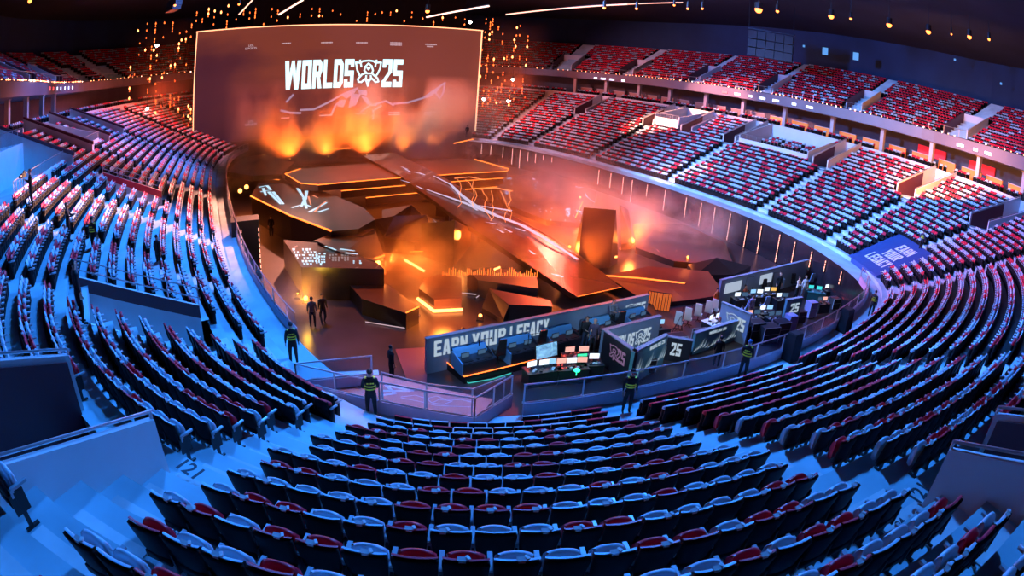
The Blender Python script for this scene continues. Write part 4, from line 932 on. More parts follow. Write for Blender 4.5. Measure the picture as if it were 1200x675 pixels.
shard('rock_shard', 'black pointed rock shard above the raised block', [(494, 262), (533, 258), (552, 268), (540, 284), (515, 282)], [2.4, 3.4, 1.4, .8, .9], blackdeck)
shard('rock_shard', 'dark rock shard under the left end of the amber steps', [(448, 246), (482, 240), (495, 252), (470, 258), (448, 262)], [1.9, 2.6, 1.4, 1.2, 1.6], blackdeck)
shard('far_right_deck', 'dark deck with pale scribbles behind the tall shard', [(580, 210), (640, 200), (700, 225), (690, 262), (640, 258), (590, 238)], .5, ledblue)
shard('far_right_deck', 'dark deck with faint scribbles at the far right of the stage', [(742, 262), (800, 262), (850, 285), (860, 312), (790, 306), (745, 290)], .5, ledred)
shard('flat_wedge', 'low dark wedge right of the long amber line', [(806, 310), (840, 302), (880, 312), (860, 322), (815, 322)], [.9, 1.5, .7, .6, .7], blackdeck)
shard('left_rear_deck', 'dark deck with an amber rear edge at the left under the screen', [(256, 182), (311, 181.5), (345, 190), (330, 204), (296, 206), (258, 200)], 2.2, blackdeck, [(0, 1)], base=1.6, gr=.06)
line_light('amber line on the floor left of the rear platform', [(300, 208.5), (328, 211)], 1.2, .05, glow)
line_light('amber line behind the rear platform, left', [(378, 176.5), (411, 173.5)], 3.6, .05, glow); line_light('amber line behind the rear platform, right', [(532, 168), (555, 163)], 4.2, .06, glow)
line_light('short amber dash on the right floor', [(777, 290), (795, 287)], .2, .05, glowhot); line_light('tiny amber dash beside the right lamp', [(754, 291), (759, 295)], .2, .05, glowhot)
# squiggly wire sculptures lit amber over the runway
for (x, y, n, lb) in ((548, 236, 3, 'amber glowing wire tangle over the runway, left'), (578, 252, 4, 'amber glowing wire tangle over the runway, right')):
    o = P(x, y + 6, 2.5); m = MB()
    for i in range(n):
        a = Vector((i * .7 - 1, rng.normal() * .3, 2.3)); pts = [a]
        for j in range(7): a = a + Vector((rng.normal() * .16, rng.normal() * .1, -.34)); pts.append(a)
        m.path(pts, .02)
    m.path([Vector((-1.2, 0, 2.3)), Vector((0, .2, 2.45)), Vector((1.3, .1, 2.3))], .03)
    ob = m.build('wire_sculpture', mat('wire_glow', (1, .4, .15), .4, emit=(1, .30, .10), strength=1.3)); ob.location = o; tag(ob, lb, 'sculpture')
# ---------------------------------------------------------------- stage lamps: heads on the floor, each with its own beam
hot = emis('lamp_lens', (1, .34, .06), 7.0); hotY = emis('lamp_lens_yellow', (1, .50, .06), 9.0)
def stage_lamp(px, py, z, label, aim=None, energy=900, color=ORANGE, cone=70, lens=.11, yellow=False, group=None, size=.12):
    p = P(px, py, z); root = empty('stage_lamp', p - Vector((0, 0, .3)), label=label, cat='stage lamp', group=group)
    m = MB(); m.box((0, 0, .04), (.4, .3, .08)); m.tube((0, 0, .3), (0, .16, .34), .12, n=10); m.build('housing', blackm, root)
    m = MB(); m.box((-.17, .03, .2), (.03, .06, .3)); m.box((.17, .03, .2), (.03, .06, .3)); m.box((0, .03, .07), (.36, .06, .03)); m.build('yoke', darkmetal, root)
    m = MB(); m.ball((0, -.03, .3), lens, nu=10, nv=8); m.build('lens', hotY if yellow else hot, root)
    if aim:
        aim = p + Vector(aim)
        light('lamp_beam', 'SPOT', p + (Vector(aim) - p).normalized() * .35, aim, energy, color, size, cone, .5)
    return p
def A(px, py, z): return tuple(P(px, py, z))
stage_lamp(289, 219, 2.0, 'upper of two bright orange stage lamps at the far left of the stage', (1, -2, 8), 6000, cone=110, lens=.24)
stage_lamp(281.5, 223.5, 1.8, 'lower of two bright orange stage lamps at the far left of the stage', (-4, -1, 4), 4000, cone=110, lens=.24)
stage_lamp(542, 276, 1.2, 'orange stage lamp on the left of the runway', (5, 3, 3), 3500, cone=60, lens=.09)
stage_lamp(622.5, 269, 1.0, 'orange stage lamp right of the runway', (5, 3, 4), 3500, cone=60, lens=.09)
stage_lamp(667.5, 289, .6, 'orange stage lamp at the foot of the tall shard', (4, 3, 5), 5500, cone=60, lens=.10)
stage_lamp(741, 282, .6, 'brightest orange lamp right of the tall shard', (4, 1, 5), 4500, cone=90, lens=.2)
stage_lamp(680, 231, .8, 'small orange lamp behind the tall shard', (.3, 1, 9), 6200, cone=22, lens=.10)
stage_lamp(806, 301, .6, 'orange lamp at the far right of the stage', (3, 2, 4), 2600, color=(1, .2, .1), cone=70, lens=.10)
stage_lamp(446, 309.5, .9, 'orange lamp at the right tip of the lower left slab', (5, 3, 2.6), 3600, cone=85, lens=.10)
stage_lamp(563, 369.5, .3, 'small pale lamp at the foot of the dark slab', None, lens=.10)
stage_lamp(336, 266, .5, 'small lamp under the left blue-lit slab', (-1, -2, -.3), 300, cone=100, lens=.07)
stage_lamp(358.5, 349.5, .9, 'bright yellow lamp between two people in the pit', (0, .5, 2), 400, (1, .5, .05), 140, lens=.13, yellow=True)
stage_lamp(349, 344, .8, 'tiny amber lamp left of the yellow one in the pit', None, lens=.04, yellow=True)
stage_lamp(542, 388, .8, 'tiny orange lamp on top of the slogan wall', None, lens=.05)
# long wash lights standing under the screen that light the smoke
for i, (x, y) in enumerate(((340, 186), (385, 183), (430, 181), (475, 177), (515, 173), (545, 170))):
    stage_lamp(x, y, 2.2, 'orange floor wash lamp under the screen, %s from left' % ordw(i + 1), (-1.5, 1.0, 6), 17000 if i not in (0, 3) else 13000, (1, .135, .015), 140, lens=.06, size=.9, group='wash lamps under the screen')
for gx, gy, gz, ge in ((285, 221, 2.8, 1500), (741, 282, 1.3, 700), (667, 289, 1.2, 500), (446, 309, 1.3, 500), (622, 269, 1.5, 350), (542, 276, 1.8, 350), (806, 301, 1.2, 350)): light('lamp_spill', 'POINT', tuple(P(gx, gy, gz)), (0, 0, 0), ge, (1, .20, .03), .35)
light('lamp_spill_yellow', 'POINT', tuple(P(358, 349, 1.3)), (0, 0, 0), 160, (1, .45, .03), .25)
light('v_line_glow', 'POINT', tuple(P(520, 356, 1.1)), (0, 0, 0), 800, (1, .22, .03), .6)
light('diagonal_line_glow', 'POINT', tuple(P(486, 306, 1.8)), (0, 0, 0), 600, (1, .20, .03), .9)
light('floor_spot_orange', 'SPOT', (0, 60, 27.6), tuple(P(690, 348, 0)), 90000, (1, .22, .03), .3, 17, .4)
light('shard_added_fill', 'SPOT', tuple(P(694, 316, .6)), tuple(P(702, 285, 2.6)), 9000, (1, .22, .04), .2, 80, .6)  # unseen spot added in front to imitate the haze glow on the shard
light('block_top_light', 'SPOT', (-14, 44, 26), tuple(P(450, 345, 1)), 26000, (1, .24, .06), .3, 22, .5)
light('stage_top_wash', 'SPOT', (-24, 66, 27.6), (-6, 54, 0), 90000, (1, .17, .035), 1.0, 55, .9)
light('stage_top_wash_front', 'SPOT', (6, 56, 27.6), (6, 42, 0), 60000, (1, .13, .03), 1.0, 46, .9)
light('stage_side_wash_right', 'SPOT', (6, 72, 18), (10, 48, 0), 50000, (1, .08, .05), 1.0, 60, .9)
# ---------------------------------------------------------------- light strips down the pit wall
strip = emis('pit_strip', (1, .38, .28), 3.2)
ST = [(562, 170, 182), (573, 172, 184), (587, 174, 186), (598, 176, 194), (607, 180, 204), (616, 181, 192), (625, 183, 194), (634, 184, 189), (644, 188, 191), (699, 202, 219), (713, 206, 223), (727, 208, 228), (738, 213, 240), (755, 224, 238), (776, 226, 250), (801, 233, 257), (818, 238, 266), (834, 243, 275), (852, 248, 282), (872, 256, 289), (888, 262, 296), (909, 270, 304), (927, 276, 308), (946, 284, 304), (962, 293, 307), (980, 302, 318)]
for i, (x, y0, y1) in enumerate(ST):
    s = min(srange(84, 170, .1), key=lambda q: abs(proj(B(q, pit(q) - .15, 1.6))[0] - (x + 2)) + (100 if B(q, 0).y < 20 else 0))
    D = B(s, pit(s)).length; h = min(2.7, max(.7, (y1 - y0) * .00148 * D)); T, n = Bdir(s); ang = math.atan2(T.y, T.x)
    p = B(s, pit(s) - .12, 0); zt = min(2.9, max(1.2, 2.75 - .0 * i)); m = MB(); k = max(3, int(h / .22))
    for j in range(k): m.box((0, 0, zt - h + h * (j + .5) / k), (.055, .04, h / k * (.55 + .35 * rng.random())), rz=ang)
    rt = empty('pit_light_strip', p, label='vertical dotted light strip on the right pit wall, %s from left' % ordw(i + 1), cat='light strip', group='light strips on the right pit wall')
    m.build('led_line', strip, rt); m = MB(); m.box((0, 0, zt - h / 2), (.12, .03, h + .1), rz=ang); o = m.build('backing', darkmetal, rt); o.location = n * .04
for i, (x, y0, y1) in enumerate(((249, 200, 222), (255, 194, 212), (262, 198, 218))):
    p = P(x, y1, 0.2); p.z = -.07; m = MB(); m.box((0, 0, 1.4), (.06, .06, 2.4)); m.box((0, 0, .1), (.3, .3, .06), 1)
    o = m.build('standing_light_strip', [strip, darkmetal]); o.location = p; tag(o, 'standing light strip at the far left of the pit, %s from left' % ordw(i + 1), 'light strip')
# black cabinets with strips beside the left rail
for (x, y, h, lb) in ((291, 324, 4.0, 'tall black equipment cabinet with light strips beside the left rail'),):
    p = P(x, y, 0); rt = empty('equipment_cabinet', p, .5, label=lb, cat='cabinet')
    m = MB(); m.box((0, 0, h / 2), (1.9, 1.4, h)); m.box((0, 0, h + .03), (2.0, 1.5, .06)); m.build('body', blackm, rt)
    for dx in (-.3, .93):
        m = MB()
        for j in range(9): m.box((dx, -.72, .5 + j * .36), (.05, .04, .22))
        m.build('light_strip', strip, rt)
    m = MB()
    for sx in (-.8, .8):
        for sy in (-.55, .55): m.tube((sx, sy - .04, .0), (sx, sy + .04, .0), .06, n=8)
    m.build('castors', darkmetal, rt)
# ---------------------------------------------------------------- curtains of light bulbs round the screen
sb_ = emis('string_bulb', (1, .14, .022), 4.0); sb2 = emis('string_bulb_bright', (1, .28, .08), 7.0)
bulb_me = []
for r_, mt_ in ((.11, sb_), (.085, sb_), (.15, sb2)):
    m = MB(); m.ball((0, 0, 0), r_, sc=(1, 1, 1.35), nu=6, nv=5); m.tube((0, 0, r_ * 1.3), (0, 0, r_ * 1.3 + .08), .03, n=5); bulb_me.append(m.mesh('bulb', mt_))
def string(x, y0, y1, D, label, group, gap=1.35):
    a, b2 = PD(x, y0, D), PD(x, y1, D); L_ = (a - b2).length
    b2 = a - Vector((0, 0, L_)); rt = empty('bulb_string', a, label=label, cat='string lights', group=group)
    m = MB(); m.tube((0, 0, .1), (0, 0, -L_), .012, n=4); m.build('cable', darkmetal, rt)
    z = -.4; k = 0
    while z > -L_:
        if rng.random() < .72:
            o = bpy.data.objects.new('bulb', bulb_me[int(rng.choice([0, 0, 1, 1, 2]))]); COL.objects.link(o); o.parent = rt; o.location = (0, 0, z); k += 1
            if rng.random() < .45 and z - .42 > -L_:
                o = bpy.data.objects.new('bulb', bulb_me[1]); COL.objects.link(o); o.parent = rt; o.location = (0, 0, z - .42)
        z -= gap * (.5 + rng.random())
    if k == 0: o = bpy.data.objects.new('bulb', bulb_me[2]); COL.objects.link(o); o.parent = rt; o.location = (0, 0, -L_ * .7)
LS = []
for x, y0, y1 in ((153, 76, 122), (163, 22, 42), (164, 48, 72), (173, 25, 65), (174, 80, 120), (173, 124, 150), (184, 14, 60), (184, 62, 100), (183, 104, 152), (190, 88, 140), (193, 24, 52), (193, 70, 98), (200, 74, 84), (200, 96, 128), (205, 92, 132), (210, 98, 156), (211, 36, 60), (213, 44, 82), (216, 104, 140), (219, 62, 80), (220, 20, 60), (221, 110, 158), (225, 26, 52), (225, 84, 158), (203, 24, 40), (178, 52, 100), (158, 78, 90), (168, 128, 158), (197, 120, 158), (206, 60, 80)): LS.append((x, y0, y1, 86 + rng.random() * 8))
for i, (x, y0, y1, D) in enumerate(sorted(LS)): string(x, y0, y1, D, 'hanging string of glowing orange bulbs left of the screen, %s from left' % ordw(i + 1), 'bulb strings left of the screen')
TS = [(231, 12, 26), (238, 14, 28), (245, 8, 24), (252, 10, 30), (260, 6, 18), (268, 4, 34), (277, 20, 34), (286, 10, 26), (293, 12, 30), (300, 8, 28), (310, 16, 30), (319, 8, 26), (326, 10, 26), (338, 12, 24), (352, 14, 24), (366, 8, 24), (375, 8, 26), (378, 16, 26), (390, 10, 22), (400, 6, 20), (419, 12, 30), (431, 12, 26), (440, 14, 24), (448, 12, 24), (458, 12, 28), (465, 10, 22), (474, 22, 32), (483, 12, 26), (496, 14, 26), (509, 16, 30), (519, 18, 30), (534, 18, 30), (545, 20, 32)]
for i, (x, y0, y1) in enumerate(TS): string(x, y0, y1, 86 + (x - 228) * .03 + 2 * rng.random(), 'short bulb string above the screen, %s from left' % ordw(i + 1), 'bulb strings above the screen', 1.2)
RS = [(566, 44, 96), (567, 104, 130), (570, 20, 60), (571, 66, 100), (575, 24, 84), (576, 92, 124), (580, 52, 86), (584, 88, 130), (585, 22, 36), (590, 28, 62), (591, 66, 88), (592, 92, 118), (597, 26, 80), (599, 84, 124), (603, 44, 78), (604, 88, 118), (610, 28, 42), (609, 64, 96), (613, 90, 124), (616, 104, 122), (618, 52, 88), (619, 40, 48), (588, 96, 122), (606, 30, 60), (573, 104, 134), (581, 104, 128), (601, 60, 70), (578, 20, 44)]
for i, (x, y0, y1) in enumerate(sorted(RS)): string(x, y0, y1, 95 + rng.random() * 6, 'hanging string of glowing orange bulbs right of the screen, %s from left' % ordw(i + 1), 'bulb strings right of the screen')
for x, y, D, lb in ((184, 53, 84, 'white-hot lamp high in the bulb curtain left of the screen'), (172.5, 127, 84, 'white-hot lamp low in the bulb curtain left of the screen'), (551, 26, 92, 'white lamp above the right corner of the screen'), (601, 93, 94, 'upper white lamp right of the screen'), (567, 116, 94, 'white lamp just beside the right edge of the screen'), (596, 118, 94, 'lower white lamp right of the screen')):
    p = PD(x, y, D); rt = empty('hanging_lamp', p, label=lb, cat='lamp'); m = MB(); m.tube((0, 0, .2), (0, 0, 1.6), .02, n=4); m.build('cable', darkmetal, rt)
    m = MB(); m.ball((0, 0, 0), .26, nu=10, nv=8); m.build('lens', emis('white_hot_lens', (1, .80, .72), 40.0), rt); m = MB(); m.tube((0, 0, .1), (0, 0, .42), .24, n=10, r2=.12); m.build('housing', blackm, rt)
# ---------------------------------------------------------------- ceiling lamps, light battens, hung rigs
cl = emis('ceiling_lens', (1, .20, .035), 6.0)
for i, (x, y, r) in enumerate(((806, 10, .14), (823, 10, .13), (889, 11, .40), (911, 13, .18), (974, 19, .30), (997, 22, .16), (1042, 29, .30), (1088, 37, .28), (1115, 40, .10), (1136, 43, .26), (1159, 46, .16), (35, 1, .25), (746, 10, .14), (790, 6, .12), (280, 5, .12), (205, 6, .14), (501, 13, .22), (708, 9, .16))):
    p = PD(x, y, 58); rt = empty('ceiling_spotlight', p, label='orange ceiling spotlight under the roof, %s from left' % ordw(1 + sorted([806, 823, 889, 911, 974, 997, 1042, 1088, 1115, 1136, 1159, 35, 746, 790, 280, 205, 501, 708]).index(x)), cat='spotlight', group='orange spotlights under the roof')
    m = MB(); m.ball((0, 0, 0), r, nu=10, nv=8); m.build('lens', cl, rt); m = MB(); m.tube((0, 0, .05), (0, 0, .7), r * 1.1, n=10); m.tube((0, 0, .7), (0, 0, min(3, 28.3 - p.z)), .04, n=5); m.build('housing', blackm, rt)
for i, (a, b2, w, col) in enumerate((((593, 17), (735, 5), .07, (1, .45, .35)), ((500, 20), (573, 7), .09, (1, .6, .5)), ((327, 17), (355, 0), .10, (1, .6, .45)), ((280, 17), (296, 0), .07, (1, .5, .35)), ((735, 5), (800, 3), .05, (1, .4, .3)))):
    p, q = PD(*a, 66), PD(*b2, 58); m = MB(); m.tube((0, 0, 0), q - p, w, n=6); m.tube((0, 0, .12), q - p + Vector((0, 0, .12)), w * .8, 1, n=6)
    o = m.build('light_batten', [emis('batten_%d' % i, col, 2.6), darkmetal]); o.location = p; tag(o, 'slanting lit batten under the roof, %s' % ('right of the screen', 'above the right corner of the screen', 'above WORLDS', 'above the left part of the screen', 'at the top edge right of centre')[i], 'light batten')
for x, y, D, lb, w, h in ((903, 54, 76, 'dark loudspeaker cluster hanging before the upper right tier', 6.2, 3.6), (203, 6, 62, 'small dark lighting rig hanging at the top left', 2.6, 1.3)):
    p = PD(x, y, D); rt = empty('hanging_rig', p, -.6, label=lb, cat='rig'); m = MB()
    for i in range(5):
        for j in range(3): m.box((-w / 2 + w * (i + .5) / 5, .1 * j, -h / 2 + h * (j + .5) / 3), (w / 5 * .94, 1.0, h / 3 * .9))
    m.build('cabinets', blackm, rt); m = MB(); m.box((0, 0, h / 2 + .2), (w + .4, .3, .16)); m.tube((-w / 2, 0, h / 2), (-w / 2, 0, min(6, 28.3 - p.z)), .04); m.tube((w / 2, 0, h / 2), (w / 2, 0, min(6, 28.3 - p.z)), .04); m.build('truss', darkmetal, rt)
for i, (x, y) in enumerate(((967, 60), (1003, 66), (942, 54), (1119, 70), (1173, 98))):
    p = PD(x, y, 84 - i * 2); m = MB(); m.box((0, 0, 0), (.9 if i < 2 else .3, .1, 1.1 if i < 2 else .3)); m.box((0, .06, 0), (1.0 if i < 2 else .36, .05, 1.2 if i < 2 else .36), 1)
    o = m.build('wall_light', [emis('wall_light_blue', (.12, .4, .95), .9), darkmetal]); o.location = p; o.rotation_euler.z = -.95; tag(o, 'pale blue lit sign on the wall above the upper tier, %s from left' % ordw(sorted([967, 1003, 942, 1119, 1173]).index(x) + 1), 'light', 'lit signs above the upper tier')
# ---------------------------------------------------------------- control desks and booths in front of the stage
greyw = mat('booth_slate', (.20, .26, .34), .5, noise=.15, nscale=.6); darkw = mat('booth_dark', (.018, .018, .025), .45); tealw = mat('booth_teal', (.12, .30, .34), .5, noise=.3, nscale=1.2)
hoodm = mat('booth_hood_blue', (.10, .30, .52), .35); deskm = mat('desk_black', (.02, .02, .024), .35); letw = emis('booth_lettering', (.62, .78, .95), .65); letp = emis('booth_lettering_lilac', (.62, .35, .70), .30)
pantsm = None
def wall_between(name, a, b2, zt, mt, label, cat, z0=0.0, th=.18, parent=None):
    """upright panel between two plan points; local x runs a->b, front faces the side of the camera"""
    a, b2 = Vector((a[0], a[1], z0)), Vector((b2[0], b2[1], z0)); d = b2 - a; L = d.length
    rt = empty(name, a, math.atan2(d.y, d.x), label=label, cat=cat)
    m = MB(); m.box((L / 2, th / 2, (zt - z0) / 2), (L, th, zt - z0)); m.build('panel', mt, rt)
    m = MB(); m.box((L / 2, th / 2, zt - z0 + .02), (L + .04, th + .06, .05)); m.build('top_edge', greyw, rt)
    return rt, L
def on_wall(rt, body, u0, u1, z0, z1, mt, name='lettering', bold=.04):
    m = MB()
    for q in word_quads(body): m.poly([(u0 + a * (u1 - u0), -.015, z0 + b * (z1 - z0)) for a, b in q])
    return m.build(name, mt, rt)
EMB = [[(0, 1), (.2, .97), (.3, 1.05), (.5, 1.1), (.7, 1.05), (.8, .97), (1, 1), (.95, .7), (.82, .45)], [(.02, 1), (.08, .7), (.18, .45)], [(.5, .82), (.35, .75), (.35, .6), (.5, .5), (.65, .6), (.65, .75), (.5, .82)], [(.42, .5), (.1, .2), (.15, .05), (.3, .08), (.42, .3), (.5, -.1), (.58, .3), (.7, .08), (.88, .05), (.9, .2), (.6, .5)]]
def on_wall_emblem(rt, u0, z0, w, h, mt, t=.05):
    m = MB()
    for st in EMB:
        for (x0, y0), (x1, y1) in zip(st, st[1:]):
            a, b2 = Vector((u0 + x0 * w, z0 + y0 * h)), Vector((u0 + x1 * w, z0 + y1 * h)); d = (b2 - a).normalized() * t / 2; n = Vector((-d.y, d.x))
            m.quad(*[(p.x, -.016, p.y) for p in (a - n - d, b2 - n + d, b2 + n + d, a + n - d)])
    return m.build('emblem', mt, rt)
def on_wall_hill(rt, L, z0, z1, mt):
    m = MB(); k = 16; r = np.random.default_rng(3)
    for i in range(k):
        u = L * (i + .2) / k; h = (z1 - z0) * (.25 + .7 * abs(math.sin(i * .55 + .4))) * (.7 + .3 * r.random()); m.poly([(u, -.014, z0 + h * .2), (u + L / k * .7, -.014, z0 + h * .35), (u + L / k * 1.3, -.014, z0 + h), (u + L / k * .8, -.014, z0 + h * .6)])
    return m.build('mountain_print', mt, rt)
# slogan wall
w1, L1 = wall_between('slogan_wall', P(500, 398, 1.75), P(761, 346, 1.75), 1.75, greyw, 'long slate wall lettered EARN YOUR LEGACY behind the player booths', 'wall')
def u_on(rt, L, px, z):      # across-position of pixel column px on the panel
    best = min((abs(proj(rt.matrix_world_l @ Vector((u, 0, z)))[0] - px), u) for u in [L * i / 300 for i in range(301)]); return best[1]
def mwl(rt): return Matrix.Translation(rt.location) @ Matrix.Rotation(rt.rotation_euler.z, 4, 'Z')
def ucol(rt, L, px, z=1.2):
    M = mwl(rt); return min((abs(proj(M @ Vector((L * i / 300, 0, z)))[0] - px), L * i / 300) for i in range(301))[1]
u = lambda px: ucol(w1, L1, px)
on_wall(w1, 'EARN', u(509), u(548), .82, 1.60, letw, 'lettering', .06); on_wall(w1, 'YOUR', u(553), u(592), .82, 1.60, letw, 'lettering', .06); on_wall(w1, 'LEGACY', u(597), u(643), .82, 1.60, letw, 'lettering', .06)
on_wall_emblem(w1, u(733), .75, .7, .62, letw); on_wall(w1, '25', u(745), u(756), .75, 1.42, letw)
m = MB(); m.box((L1 / 2, .32, .7), (L1 - .6, .25, 1.4)); m.build('rear_frame', darkw, w1)
# riser under the player booths with lit edge
shard('booth_riser', 'black riser with orange edge line under the player booths', [(503, 408), (544, 442), (600, 429), (660, 413), (700, 402), (772, 376), (764, 352)], .35, blackdeck, [(0, 1, 2, 3)], gr=.025, cat='riser')
line_light('teal line below the front corner of the booth riser', [(520, 418), (549, 449), (578, 444), (600, 437)], .05, .025, emis('teal_line', (.05, .55, .5), 1.0))
def monitor(w=.56, h=.34, lit=None, stand=True, root=None, loc=(0, 0, 0), rz=0, tilt=0, name='monitor'):
    rt = empty(name, loc, rz); rt.parent = root
    m = MB(); m.box((0, 0, .12 + h / 2), (w, .03, h), rx=tilt); m.box((0, .04, .1), (.05, .03, .2)); m.box((0, .03, .01), (.24, .18, .02)); m.build('casing', darkmetal, rt)
    m = MB(); m.box((0, -.018, .12 + h / 2), (w - .04, .006, h - .04), rx=tilt); m.build('display', lit, rt); return rt
scr_blue = emis('display_blue', (.30, .62, 1), 1.1); scr_white = emis('display_white', (.75, .88, 1), 1.5); scr_pink = emis('display_pink', (1, .50, .42), 1.0); scr_green = emis('display_green', (.05, 1, .45), 1.2); scr_dim = emis('display_dim', (.10, .22, .40), .5); scr_amber = emis('display_amber', (1, .55, .12), 1.0)
def chair(px, py, label, mt, rz=0, z=0.0, group=None):
    rt = empty('office_chair', P(px, py, z), rz, label=label, cat='chair', group=group)
    m = MB(); m.box((0, 0, .48), (.48, .46, .09)); m.build('seat', mt, rt)
    m = MB(); m.hexa([(-.24, .2, .5), (.24, .2, .5), (.24, .28, .5), (-.24, .28, .5), (-.2, .3, 1.28), (.2, .3, 1.28), (.2, .38, 1.28), (-.2, .38, 1.28)]); m.box((0, .3, 1.16), (.32, .12, .14)); m.build('backrest', mt, rt)
    m = MB(); m.tube((0, 0, .1), (0, 0, .45), .035)
    for i in range(5): m.tube((0, 0, .12), (.3 * math.cos(i * 1.257), .3 * math.sin(i * 1.257), .05), .022)
    m.build('base', darkmetal, rt)
    for sx in (-.28, .28):
        m = MB(); m.box((sx, .02, .68), (.07, .3, .035)); m.box((sx, .08, .58), (.035, .05, .2)); m.build('armrest', darkmetal, rt)
    return rt
def desk(px, py, w, d, rz, label, mons, z=0.0, mt=None, h=.75, cat='desk', clutter=4, group=None, seed=1):
    r = np.random.default_rng(seed); rt = empty('control_desk', P(px, py, z), rz, label=label, cat=cat, group=group)
    m = MB(); m.box((0, 0, h - .02), (w, d, .045)); m.build('desk_top', mt or deskm, rt)
    m = MB(); m.box((0, -d / 2 + .03, h / 2), (w - .06, .03, h - .1)); m.build('modesty_panel', mt or deskm, rt)
    for sx in (-1, 1):
        m = MB(); m.box((sx * (w / 2 - .05), 0, h / 2 - .02), (.05, d - .08, h - .05)); m.build('leg', darkmetal, rt)
    for i, (dx, lit) in enumerate(mons): monitor(.52, .31, lit, root=rt, loc=(dx, d * .12, h), rz=(-dx) * .25)
    for i in range(clutter):
        m = MB(); x, y = (r.random() - .5) * (w - .3), -d * .2 + (r.random() - .5) * .15
        m.box((x, y, h + .03), (.12 + .3 * r.random(), .12, .03 + .05 * r.random()), rz=r.random()); m.box((x, y, h + .06), (.05, .05, .05), rz=r.random()); m.build('console_unit', armm if i % 2 else darkmetal, rt)
    return rt
angW = math.atan2((P(761, 346, 1.75) - P(500, 398, 1.75)).y, (P(761, 346, 1.75) - P(500, 398, 1.75)).x)
def booth(px, py, label, rz, w=1.7):
    rt = empty('player_booth', P(px, py, .35), rz, label=label, cat='booth', group='player booths in front of the slogan wall')
    m = MB(); n = 7; prof = [(.62, 0), (.62, .80), (.60, .88), (.54, .92), (.46, .90), (.38, .82), (.26, .64), (.24, .60)]
    for (y0, z0), (y1, z1) in zip(prof, prof[1:]):
        m.quad((-w / 2, y0, z0), (w / 2, y0, z0), (w / 2, y1, z1), (-w / 2, y1, z1)); m.quad((-w / 2, y0 + .06, z0), (-w / 2, y1 + .05, z1 + .05), (w / 2, y1 + .05, z1 + .05), (w / 2, y0 + .06, z0))
    m.quad((-w / 2, prof[-1][0], prof[-1][1]), (w / 2, prof[-1][0], prof[-1][1]), (w / 2, prof[-1][0] + .05, prof[-1][1] + .05), (-w / 2, prof[-1][0] + .05, prof[-1][1] + .05))
    m.build('hood', hoodm, rt)
    for sx in (-1, 1):
        m = MB(); m.hexa([(sx * w / 2 - .03, -.5, 0), (sx * w / 2 + .03, -.5, 0), (sx * w / 2 + .03, .5, 0), (sx * w / 2 - .03, .5, 0), (sx * w / 2 - .03, -.5, .6), (sx * w / 2 + .03, -.5, .6), (sx * w / 2 + .03, .5, .82), (sx * w / 2 - .03, .5, .82)]); m.build('side_panel', darkw if sx > 0 else hoodm, rt)
    m = MB(); m.box((0, -.14, .58), (w - .1, .74, .05)); m.build('desk_top', deskm, rt)
    for dx in (-.45, .4): monitor(.42, .24, scr_dim, root=rt, loc=(dx, .02, .50), rz=0)
    m = MB(); m.box((-.5, -.34, .62), (.45, .15, .03)); m.box((.5, -.34, .62), (.42, .15, .03)); m.box((0, -.34, .63), (.08, .12, .04)); m.build('keyboard', darkmetal, rt)
    m = MB(); m.box((0, -.53, .3), (w - .06, .04, .55)); m.build('front_panel', darkw, rt)
    return rt
for i, (px, py) in enumerate(((555, 431), (609, 419), (658, 407), (704, 395), (746, 383))):
    booth(px, py, 'dark blue hooded player booth, %s from left before the slogan wall' % ordw(i + 1), angW)
for i, (px, py) in enumerate(((583, 424), (630, 412), (678, 400), (722, 388))): chair(px, py, 'black gaming chair beside player booth, %s from left' % ordw(i + 1), blackm, angW + PI, .35, 'black chairs between the player booths')
# big display and director desk
def stand_display(px, py, w, h, z0, rz, label, mt, tilt=0.0):
    rt = empty('stand_display', P(px, py, 0), rz, label=label, cat='display')
    m = MB(); m.box((0, 0, z0 + h / 2), (w, .06, h), rx=tilt); m.build('casing', darkmetal, rt)
    m = MB(); m.box((0, -.04, z0 + h / 2), (w - .06, .02, h - .06), rx=tilt); m.build('display', mt, rt)
    m = MB(); m.box((0, .05, z0 / 2), (.1, .1, z0)); m.box((0, .05, .03), (.8, .5, .06)); m.build('stand', darkmetal, rt); return rt
mixscr = led_surface('display_map', (.95, .95, 1), .9, 2.2, .5, (1, 1, 1), .4, base=(.05, .2, .35)); mixscr.node_tree.nodes['Principled BSDF'].inputs['Base Color'].default_value = (.08, .30, .5, 1)
for n_ in mixscr.node_tree.nodes:
    if n_.type == 'MAP_RANGE': n_.inputs[1].default_value = .40; n_.inputs[2].default_value = .62; n_.inputs[3].default_value = .35
mixscr.node_tree.nodes['Principled BSDF'].inputs['Emission Color'].default_value = (.35, .72, 1, 1)
stand_display(638, 432, 1.25, .72, .62, angW, 'large bright blue-white display standing before the booths', mixscr, -.2)
desk(634, 449, 1.7, .8, angW * .7, 'black control desk with two pale flat displays at the glass barrier', [(-.5, scr_white), (.1, scr_white), (.6, scr_blue)], seed=4)
desk(668, 446, 1.5, .8, .25, 'director desk with pink and green glowing monitors', [(-.5, scr_pink), (.0, scr_white), (.5, scr_pink)], seed=5)
desk(688, 441, 1.3, .8, .2, 'director desk with bright white laptop near the dark booth wall', [(-.35, scr_green), (.25, scr_white)], seed=6)
desk(675, 432, 1.5, .7, .25, 'second desk row with pink striped monitors', [(-.4, scr_pink), (.3, scr_pink)], seed=16)
light('green_keyboard_glow', 'POINT', tuple(P(676, 430, 1.3)), (0, 0, 0), 25, (.05, 1, .4), .15)  # added point light for the green keyboard glow
